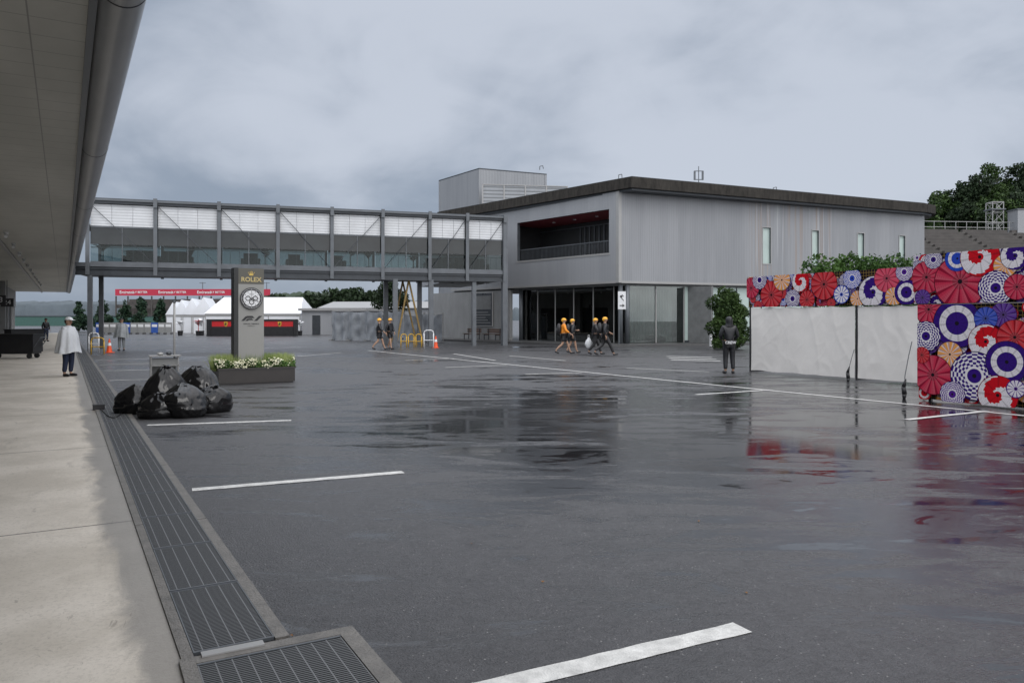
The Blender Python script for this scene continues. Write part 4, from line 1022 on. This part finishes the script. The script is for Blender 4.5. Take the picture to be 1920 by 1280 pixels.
def make_panel(name,parent,o,d,x0,x1,z0,z1,listpx,seed,nrand=26):
    rnd=random.Random(seed); vm=VM()
    vm.quad([(x0,0,z0),(x1,0,z0),(x1,0,z1),(x0,0,z1)],BLK)
    vm.quad([(x0,.04,z1),(x1,.04,z1),(x1,.04,z0),(x0,.04,z0)],WHT)
    vm.quad([(x0,0,z1),(x1,0,z1),(x1,.04,z1),(x0,.04,z1)],BLK); vm.quad([(x0,.04,z0),(x0,.04,z1),(x0,0,z1),(x0,0,z0)],BLK)
    LT=(.26,.17,.05)
    x=x0+.03
    while x<x1-.02: vm.quad([(x,-.002,z0),(x+.011,-.002,z0),(x+.011,-.002,z1),(x,-.002,z1)],LT); x+=.085
    z=z0+.04
    while z<z1-.02: vm.quad([(x0,-.003,z),(x1,-.003,z),(x1,-.003,z+.011),(x0,-.003,z+.011)],LT); z+=.085
    y=-.005; clip=(x0,z0,x1,z1)
    kinds=[('plain',MAG),('janome',PUR),('spots',PUR),('orange',ORG),('swirl',RED),('plain',RED),('ribs',VIO),('spots',BLU),('plain',VIO),('swirl',PUR),('janome',RED),('plain',RED)]
    for k in range(nrand):
        kd,bs=rnd.choice(kinds); xm=min(x1,x0+3.6) if k%2 else x1
        umbrella(vm,rnd.uniform(x0,xm),rnd.uniform(z0,z1),rnd.uniform(.10,.23),kd,bs,y,clip,rnd.uniform(0,1)); y-=.0007
    for k in range(int((x1-x0)*1.6)):
        wx=rnd.uniform(x0+.15,x1-.15); wz=rnd.uniform(z0+.4,z1-.02)
        for q in range(60):
            t=q/60; s=.016; a=wx+rnd.uniform(-1,1)*.10*(1-t); b=wz-.34*t
            if a-s<x0 or a+s>x1 or b-s<z0 or b+s>z1: continue
            vm.quad([(a-s,y,b),(a,y,b-s),(a+s,y,b),(a,y,b+s)],mixv(VIO,WHT,rnd.uniform(0,.3)))
        y-=.0007
    for (px_,py_,rp,kd,bs) in listpx:
        t=ray_t(px_,o,d); dep=o[1]+d[1]*t; r=rp/F*dep*1.06
        umbrella(vm,t,Z(py_,dep),r,kd,bs,y,clip,rnd.uniform(0,1)); y-=.001
    me=bpy.data.meshes.new(name); me.from_pydata(vm.v,[],vm.f); at=me.color_attributes.new('Col','FLOAT_COLOR','CORNER')
    arr=[]
    for f,c in zip(vm.f,vm.c): arr+= [c[0],c[1],c[2],1.0]*len(f)
    at.data.foreach_set('color',arr); me.materials.append(M['vcol'])
    ob=bpy.data.objects.new(name,me); COL.objects.link(ob); ob.parent=parent; return ob
B0=Vector((8.60,16.4)); Bd=Vector((.489,-.872)).normalized(); BAn=math.atan2(Bd.y,Bd.x)
pb=empty('umbrella_print_wall','tall hoarding printed with colourful paper umbrellas on black lattice','hoarding',(B0.x,B0.y,0),BAn)
tU=ray_t(1716,B0,Bd); tL=ray_t(1729,B0,Bd)
lu=[(1742,520,28,'plain',MAG),(1805,528,46,'plain',MAG),(1755,487,16,'spots',PUR),(1800,485,22,'janome',BLU),(1842,482,34,'swirl',RED),(1890,498,20,'orange',ORG),(1872,540,30,'spots',PUR),(1908,480,24,'swirl',PUR),(1912,538,22,'plain',MAG),(1735,558,14,'plain',VIO)]
ll=[(1750,580,26,'plain',MAG),(1890,590,22,'plain',VIO),(1803,606,42,'janome',PUR),(1745,630,26,'spots',PUR),(1857,597,20,'plain',BLU),(1790,664,22,'orange',ORG),(1857,640,30,'swirl',RED),(1758,702,34,'plain',MAG),(1836,704,42,'spots',PUR),(1912,632,30,'plain',RED),(1897,678,36,'janome',PUR),(1880,740,34,'swirl',RED),(1914,728,16,'ribs',VIO),(1795,738,22,'spots',VIO),(1738,665,14,'plain',RED)]
make_panel('upper_print',pb,B0,Bd,tU,8.0,2.02,3.05,lu,5,110); make_panel('lower_print',pb,B0,Bd,tL,8.0,.03,2.0,ll,9,210)
for x in (tL+.1,2.6,5.2,7.8): B('frame_post',[M['black']],pb,[(x,.06,0,x+.06,.12,3.0)])
A0=Vector((V(1409,24.9),24.9)); A1=Vector((V(1725,19.9),19.9)); Ad=A1-A0; AL=Ad.length; Ad/=AL; AAn=math.atan2(Ad.y,Ad.x)
pa=empty('tarpaulin_wall','hoarding with printed umbrella frieze above creased white tarpaulins','hoarding',(A0.x,A0.y,0),AAn)
la=[(1412,540,18,'plain',MAG),(1450,553,24,'plain',RED),(1428,525,16,'spots',PUR),(1490,560,16,'spots',PUR),(1517,562,16,'plain',RED),(1470,525,18,'orange',ORG),(1505,528,18,'swirl',RED),(1549,533,27,'plain',RED),(1582,552,16,'ribs',BLU),(1602,522,18,'spots',BLU),(1612,560,14,'orange',ORG),(1641,548,28,'swirl',PUR),(1667,522,24,'plain',PNK),(1680,556,16,'orange',ORG),(1704,548,22,'janome',PUR),(1700,510,16,'spots',VIO)]
make_panel('umbrella_frieze',pa,A0,Ad,-.12,AL+1.6,2.08,3.05,la,21,110)
def tarp(x0,x1,seed):
    nx,nz=int((x1-x0)/.03),70; vs=[];fs=[]; Lx=x1-x0
    for i in range(nx+1):
        for j in range(nz+1):
            u=i/nx; v=j/nz; x=x0+Lx*u; z=.06+2.01*v
            pins=5; ph=u*pins
            edge=abs(math.sin(ph*math.pi))
            y=-.02+.030*noise.noise(Vector((x*.6+seed,z*.5,0)))
            y+=.010*math.sin(ph*2*math.pi+1.2*noise.noise(Vector((x*.8,z*.8,seed))))*v**2
            y+=.0065*max(0,1-abs(noise.noise(Vector((x*1.0+z*.5+seed,z*.35-x*.5,1.0))))*7)
            y+=.0065*max(0,1-abs(noise.noise(Vector((x*.9-z*.7,z*.4+x*.7+seed,4.0))))*7)
            y+=.0035*max(0,1-abs(noise.noise(Vector((x*2.6-z*1.2,z*1.2+x+seed,7.0))))*6)
            y+=.0008*noise.noise(Vector((x*8,z*8,seed)))
            zz=z-(.035*edge*(v**10))+.03*noise.noise(Vector((x*1.5,seed,0)))*(1-v)**6
            vs.append((x,-y-.05,zz))
    for i in range(nx):
        for j in range(nz): fs.append((i*(nz+1)+j,(i+1)*(nz+1)+j,(i+1)*(nz+1)+j+1,i*(nz+1)+j+1))
    mb=MB(); mb.add(vs,fs); return mb.out('tarpaulin',M['tarp'],pa,smooth=True)
tm=ray_t(1607,A0,Ad)
tarp(.02,tm-.04,1.0); tarp(tm+.05,AL+1.3,6.0)
for x in (-.06,tm-.03,AL+.1): B('frame_post',[M['black']],pa,[(x,-.03,0,x+.06,.03,2.079),(x,.031,0,x+.05,1.1,.05)])
for px_,py_,ptop in ((1590,716,655),(1695,747,640)):
    x,y=G(px_,py_); h=Z(ptop,y)
    e=empty('furled_flag','slim curved pole with a furled black flag by the hoarding','flag',(x,y,0),0,'furled flags')
    g=MB(); pts=[(0,0,0),(.02,0,h*.4),(.10,0,h*.75),(.17,0,h)]; g.path(pts,.009); g.out('pole',M['steel'],e)
    g=MB(); pp=[(-.01,-.02,.0),(.0,-.02,.1),(-.02,-.02,.25),(.03,-.02,.42)]; 
    for k in range(3): g.cyl(pp[k],pp[k+1],(.03,.05,.045)[k],(.05,.045,.015)[k],10)
    g.out('furled_cloth',M['black'],e,smooth=True)

# ------------------------------------------------------------------ people
def skin(name,vs,es,rs,mat,parent,sub=2,root=0):
    me=bpy.data.meshes.new('t'); me.from_pydata([tuple(v) for v in vs],es,[]); o=bpy.data.objects.new('t',me); COL.objects.link(o)
    md=o.modifiers.new('s','SKIN'); md.use_smooth_shade=True
    for i,r in enumerate(rs):
        me.skin_vertices[0].data[i].radius=(r,r) if not isinstance(r,tuple) else r
        me.skin_vertices[0].data[i].use_root=(i==root)
    sb=o.modifiers.new('b','SUBSURF'); sb.levels=sub; sb.render_levels=sub
    bpy.context.view_layer.update(); dg=bpy.context.evaluated_depsgraph_get()
    nm=bpy.data.meshes.new_from_object(o.evaluated_get(dg)); bpy.data.objects.remove(o)
    nm.name=name; nm.materials.clear(); nm.materials.append(mat)
    for p in nm.polygons: p.use_smooth=True
    q=bpy.data.objects.new(name,nm); COL.objects.link(q); q.parent=parent; return q
def person(loc,rz,label,pose='stand',scale=1,top='jkt',bottom='navy',shoes='shoe',head='hood',headmat='jkt',poncho=None,shorts=False,backpack=False,group=None,flip=1,sleeves=True,arm=None,st=1.0):
    e=empty('person',label,'person',loc,rz,group); e.scale=(scale,)*3
    V3=Vector
    J=dict(pel=V3((0,0,.95)),sp=V3((0,0,1.12)),ch=V3((0,-.01,1.33)),nk=V3((0,.0,1.47)),h0=V3((0,-.01,1.545)),h1=V3((0,-.02,1.62)),h2=V3((0,-.01,1.69)))
    for s,k in ((1,'L'),(-1,'R')):
        J['sh'+k]=V3((s*.175,0,1.405)); J['hp'+k]=V3((s*.09,0,.90))
        if pose=='stand':
            J['kn'+k]=V3((s*.105,-.015,.49)); J['an'+k]=V3((s*.115,.03,.085)); J['to'+k]=V3((s*.14,-.14,.035))
            J['el'+k]=V3((s*.25,.03,1.13)); J['wr'+k]=V3((s*.26,-.06,.89))
        else:
            f=s*flip
            if f>0:
                J['kn'+k]=V3((s*.09,-.20*st,.51)); J['an'+k]=V3((s*.09,-.34*st,.085+.02*st)); J['to'+k]=V3((s*.09,-.34*st-.17,.04+.035*st))
                J['el'+k]=V3((s*.24,.14*st,1.16)); J['wr'+k]=V3((s*.25,.10*st,.92))
            else:
                J['kn'+k]=V3((s*.09,.07*st,.50)); J['an'+k]=V3((s*.09,.40*st,.09+.10*st)); J['to'+k]=V3((s*.09,.40*st-.12,.045))
                J['el'+k]=V3((s*.24,-.08*st,1.15)); J['wr'+k]=V3((s*.22,-.26*st,.90+.13*st))
    if arm:
        for k_,v_ in arm.items(): J[k_]=V3(v_)
    vs=[];rs=[];es=[];ix={}
    def av(key,p,r,par=None):
        vs.append(p); rs.append(r); ix[key]=len(vs)-1
        if par is not None: es.append((ix[par],ix[key]))
    av('pel',J['pel'],.125); av('sp',J['sp'],.115,'pel'); av('ch',J['ch'],(.15,.115),'sp'); av('nk',J['nk'],.058,'ch')
    av('h0',J['h0'],.064,'nk'); av('h1',J['h1'],.098,'h0'); av('h2',J['h2'],.082,'h1')
    av('nose',J['h1']+V3((0,-.118,-.005)),.014,'h1')
    for s,k in ((1,'L'),(-1,'R')):
        av('ear'+k,J['h1']+V3((s*.10,.01,0)),.016,'h1')
        av('sh'+k,J['sh'+k],.062,'ch'); av('el'+k,J['el'+k],.044,'sh'+k); av('wr'+k,J['wr'+k],.027,'el'+k)
        d=(J['wr'+k]-J['el'+k]).normalized(); sd=V3((0,1,0)) if abs(d.y)<.7 else V3((0,0,1)); sd=(sd-d*sd.dot(d)).normalized(); inw=d.cross(sd)*(-s)
        av('pm'+k,J['wr'+k]+d*.06,(.034,.02),'wr'+k)
        av('kn_p'+k,J['wr'+k]+d*.09,.022,'pm'+k)
        for q in range(4):
            o_=sd*(q-1.5)*.019; L=(.07,.082,.078,.06)[q]
            a=J['wr'+k]+d*.10+o_; av('f%d'%q+k,a+d*L*.5+inw*.008,.0095,'kn_p'+k); av('g%d'%q+k,a+d*L*.95+inw*.03,.0075,'f%d'%q+k)
        av('th'+k,J['wr'+k]+d*.06-sd*.042,.011,'pm'+k); av('ti'+k,J['wr'+k]+d*.10-sd*.055+inw*.012,.009,'th'+k)
        av('hp'+k,J['hp'+k],.095,'pel'); av('kn'+k,J['kn'+k],.057,'hp'+k)
        mid=(J['kn'+k]*.62+J['an'+k]*.38)+V3((0,.015,0)); av('cf'+k,mid,.055,'kn'+k); av('an'+k,J['an'+k],.036,'cf'+k); av('to'+k,J['to'+k],.03,'an'+k)
    skin('body',vs,es,rs,M['skin'],e,2)
    def sub(keys,name,mat,extra=0,rad=None,sub_=2):
        v=[];r=[];ed=[];im={}
        for key,rr,par,*pp in keys:
            im[key]=len(v); v.append(pp[0] if pp else J[key]); r.append(rr)
            if par is not None: ed.append((im[par],im[key]))
        return skin(name,v,ed,r,mat,e,sub_)
    kl=[('pel',.15,None)]
    for k in 'LR':
        kl.append(('hp'+k,.118,'pel'))
        if shorts: kl.append(('kn'+k,.092,'hp'+k,J['hp'+k]*.2+J['kn'+k]*.8))
        else: kl+= [('kn'+k,.082,'hp'+k),('an'+k,.062,'kn'+k,J['an'+k]+V3((0,0,.03)))]
    sub(kl,'shorts' if shorts else 'trousers',M[bottom])
    kl=[('pel',.165,None,J['pel']-V3((0,0,.04))),('sp',.15,'pel'),('ch',(.175,.145),'sp'),('nk',.075,'ch',J['nk']-V3((0,0,.02)))]
    for k in 'LR': kl+= [('sh'+k,.085,'ch'),('el'+k,.066,'sh'+k),('wr'+k,.046,'el'+k,J['wr'+k]*.9+J['el'+k]*.1)] if sleeves else [('sh'+k,.085,'ch'),('el'+k,.07,'sh'+k,J['sh'+k]*.4+J['el'+k]*.6)]
    sub(kl,'jacket',M[top])
    for k in 'LR':
        a=J['an'+k]; t=J['to'+k]; skin('shoe',[a+V3((0,.035,-.04)),a*.5+t*.5+V3((0,0,-.012)),t+V3((0,-.05,.005))],[(0,1),(1,2)],[.05,.05,.036],M[shoes],e,2)
    hc=J['h1']
    if head=='hood':
        mb=MB(); n_=24; vs2=[];fs2=[]
        prof=[(1.745,.02,.02,.02),(1.73,.065,.07,.02),(1.69,.098,.115,.015),(1.62,.108,.125,.01),(1.55,.100,.110,.01),(1.49,.115,.105,.01),(1.44,.155,.115,.005)]
        for j,(z_,ra,rb_,cy_) in enumerate(prof):
            for i in range(n_):
                t=6.28318*i/n_; f=1+.035*math.sin(t*5+j*1.3); vs2.append((ra*f*math.cos(t),cy_+rb_*f*math.sin(t),z_))
        for j in range(len(prof)-1):
            for i in range(n_):
                t=6.28318*(i+.5)/n_
                if 1<=j<=3 and math.sin(t)<-.72: continue
                fs2.append((j*n_+i,(j+1)*n_+i,(j+1)*n_+(i+1)%n_,j*n_+(i+1)%n_))
        mb.add(vs2,fs2); mb.out('hood',M[headmat],e,smooth=True)
    elif head=='bob':
        # soft rain hat: covers crown and back of the head, face and ears open
        mb=MB(); mb.ell((hc.x,hc.y+.012,hc.z+.025),.112,.124,.108,18,12,0,lambda c:(c.z>.012 or (c.y>.03 and c.z>-.085)))
        mb.add([(-.075,-.10,1.665),(.075,-.10,1.665),(.055,-.18,1.65),(-.055,-.18,1.65)],[(0,1,2,3)]); mb.out('cap',M[headmat],e,smooth=True)
    else:
        mb=MB(); mb.ell((hc.x,hc.y,hc.z+.045),.108,.118,.09,18,12,0,lambda c:c.z>-.01); 
        mb.add([(-.08,-.10,1.675),(.08,-.10,1.675),(.06,-.21,1.655),(-.06,-.21,1.655)],[(0,1,2,3)]); mb.out('cap',M[headmat],e,smooth=True)
        mb=MB(); mb.ell((hc.x,hc.y+.012,hc.z+.0),.104,.112,.10,16,10,0,lambda c:c.y>.02 and c.z<.06); mb.out('hair',M['hair'],e,smooth=True)
    for s in (1,-1):
        mb=MB(); mb.ell((s*.034,hc.y-.090,hc.z+.012),.013,.01,.008,10,6); mb.out('eye',M['black'],e)
    mb=MB(); mb.box(-.025,hc.y-.097,hc.z-.05,.025,hc.y-.085,hc.z-.042); mb.out('mouth',M['maroon'],e)
    if poncho:
        mb=MB(); vs=[];fs=[]; n_=48; zs=[1.5,1.44,1.38,1.25,1.05,.85,.7]
        rr=[(.075,.075),(.16,.11),(.25,.16),(.30,.21),(.32,.25),(.35,.28),(.38,.31)]
        for j,(z,(a,b)) in enumerate(zip(zs,rr)):
            for i in range(n_):
                t=6.28318*i/n_; f=1+(.03+.02*j/2)*math.sin(t*9+j*.4)*(j>1)+.03*math.sin(t*4+1)*(j>1); vs.append((a*math.cos(t)*f,b*math.sin(t)*f+.01,z+.03*math.sin(t*3)*(j==6)))
        for j in range(6):
            for i in range(n_): fs.append((j*n_+i,(j+1)*n_+i,(j+1)*n_+(i+1)%n_,j*n_+(i+1)%n_))
        mb.add(vs,fs); mb.out('poncho',M[poncho],e,smooth=True)
    if backpack:
        mb=MB(); mb.ell((0,.23,1.24),.16,.12,.25,16,12); mb.ell((0,.33,1.15),.11,.06,.14,12,8); mb.box(-.12,-.155,1.05,-.08,-.145,1.4); mb.box(.08,-.155,1.05,.12,-.145,1.4); mb.out('backpack',M['black'],e,smooth=True)
    return e
x,y=G(128,706); person((x,y,.01),R(75),'man in white plastic poncho, dark trousers and white cap standing','stand',1.0,'poncho','navy','shoe','cap','white','poncho')
x,y=G(228,657); person((x,y,0),R(10),'man in grey clear raincoat and dark cap standing in the yard','stand',1.0,'gponcho','gponcho','shoe','cap','hair','gponcho')
x,y=G(1367,700); pc=person((x,y,0),R(178),'person in black hooded rain suit seen from behind, hands in front','stand',1.02,'jkt','jkt','shoe','hood','jkt',arm={'elL':(.27,.0,1.15),'wrL':(.16,-.2,1.03),'elR':(-.27,.0,1.15),'wrR':(-.16,-.2,1.03)})
vs=[];fs=[]
for i in range(9):
    a=R(90-40+10*i); vs+=[(.20*math.cos(a),.19*math.sin(a),.87),(.20*math.cos(a),.19*math.sin(a),1.03)]
for i in range(8): fs.append((2*i,2*i+2,2*i+3,2*i+1))
mb=MB(); mb.add(vs,fs); bpnl=mb.out('back_panel',M['black'],pc)
text('lettering','CREW',.115,M['white'],bpnl,(0,.200,.95),math.pi,.002,.003)
for px_,py_,sc,bp,fl,top,bot,sh,st_,rz_,arm_ in (
  (1057,664,1.0,True,1,'orange','black',True,1.0,92,None),
  (1073,662,.98,True,-1,'jkt','black',True,.65,104,{'elL':(.22,-.05,1.14),'wrL':(.12,-.24,1.16)}),
  (1116,665,1.0,False,1,'jkt','black',False,.8,88,None),
  (1134,667,1.03,True,-1,'jkt','black',False,1.1,97,{'elR':(-.24,.08,1.15),'wrR':(-.24,.02,.90)})):
    x,y=G(px_,py_); person((x,y,0),R(rz_),'person walking in orange cap and %s with %s'%('orange team top' if top=='orange' else 'black rain jacket','a backpack' if bp else 'black trousers'),'walk',sc,top,bot,'shoe','bob','yhood',None,sh,bp,'team members walking across the yard',fl,True,arm_,st_)
for px_,py_,fl,st_ in ((711,656,1,.9),(731,655,-1,.5)):
    x,y=G(px_,py_); person((x,y,0),R(100 if fl>0 else 62),'person in orange cap, black jacket and black shorts walking','walk',1,'jkt','black','shoe','bob','yhood',None,True,False,'team members walking across the yard',fl,True,None,st_)
e=empty('carried_bag','white plastic carrier bag held at the side of a walker','bag',(V(1104,36.8),36.8,.56),R(20))
bm=bmesh.new(); bmesh.ops.create_icosphere(bm,subdivisions=3,radius=1)
for v in bm.verts:
    c=v.co.copy(); k=1+.25*NZ.noise(c*2.2); tp=1-.45*max(0,c.z); v.co=Vector((c.x*.19*k*tp,c.y*.09*k,c.z*.26*k))
me=bpy.data.meshes.new('sack'); bm.to_mesh(me); bm.free(); me.materials.append(M['poncho']); o=bpy.data.objects.new('sack',me); COL.objects.link(o); o.parent=e
for p in me.polygons: p.use_smooth=True
mb=MB(); mb.path([(-.06,0,.2),(-.03,0,.38),(.03,0,.38),(.06,0,.2)],.01); mb.out('handle',M['white'],e)
x,y=G(86,640); person((x,y,.01),R(60),'distant worker in dark clothing under the canopy','stand',1,'jkt','navy','shoe','cap','hair')
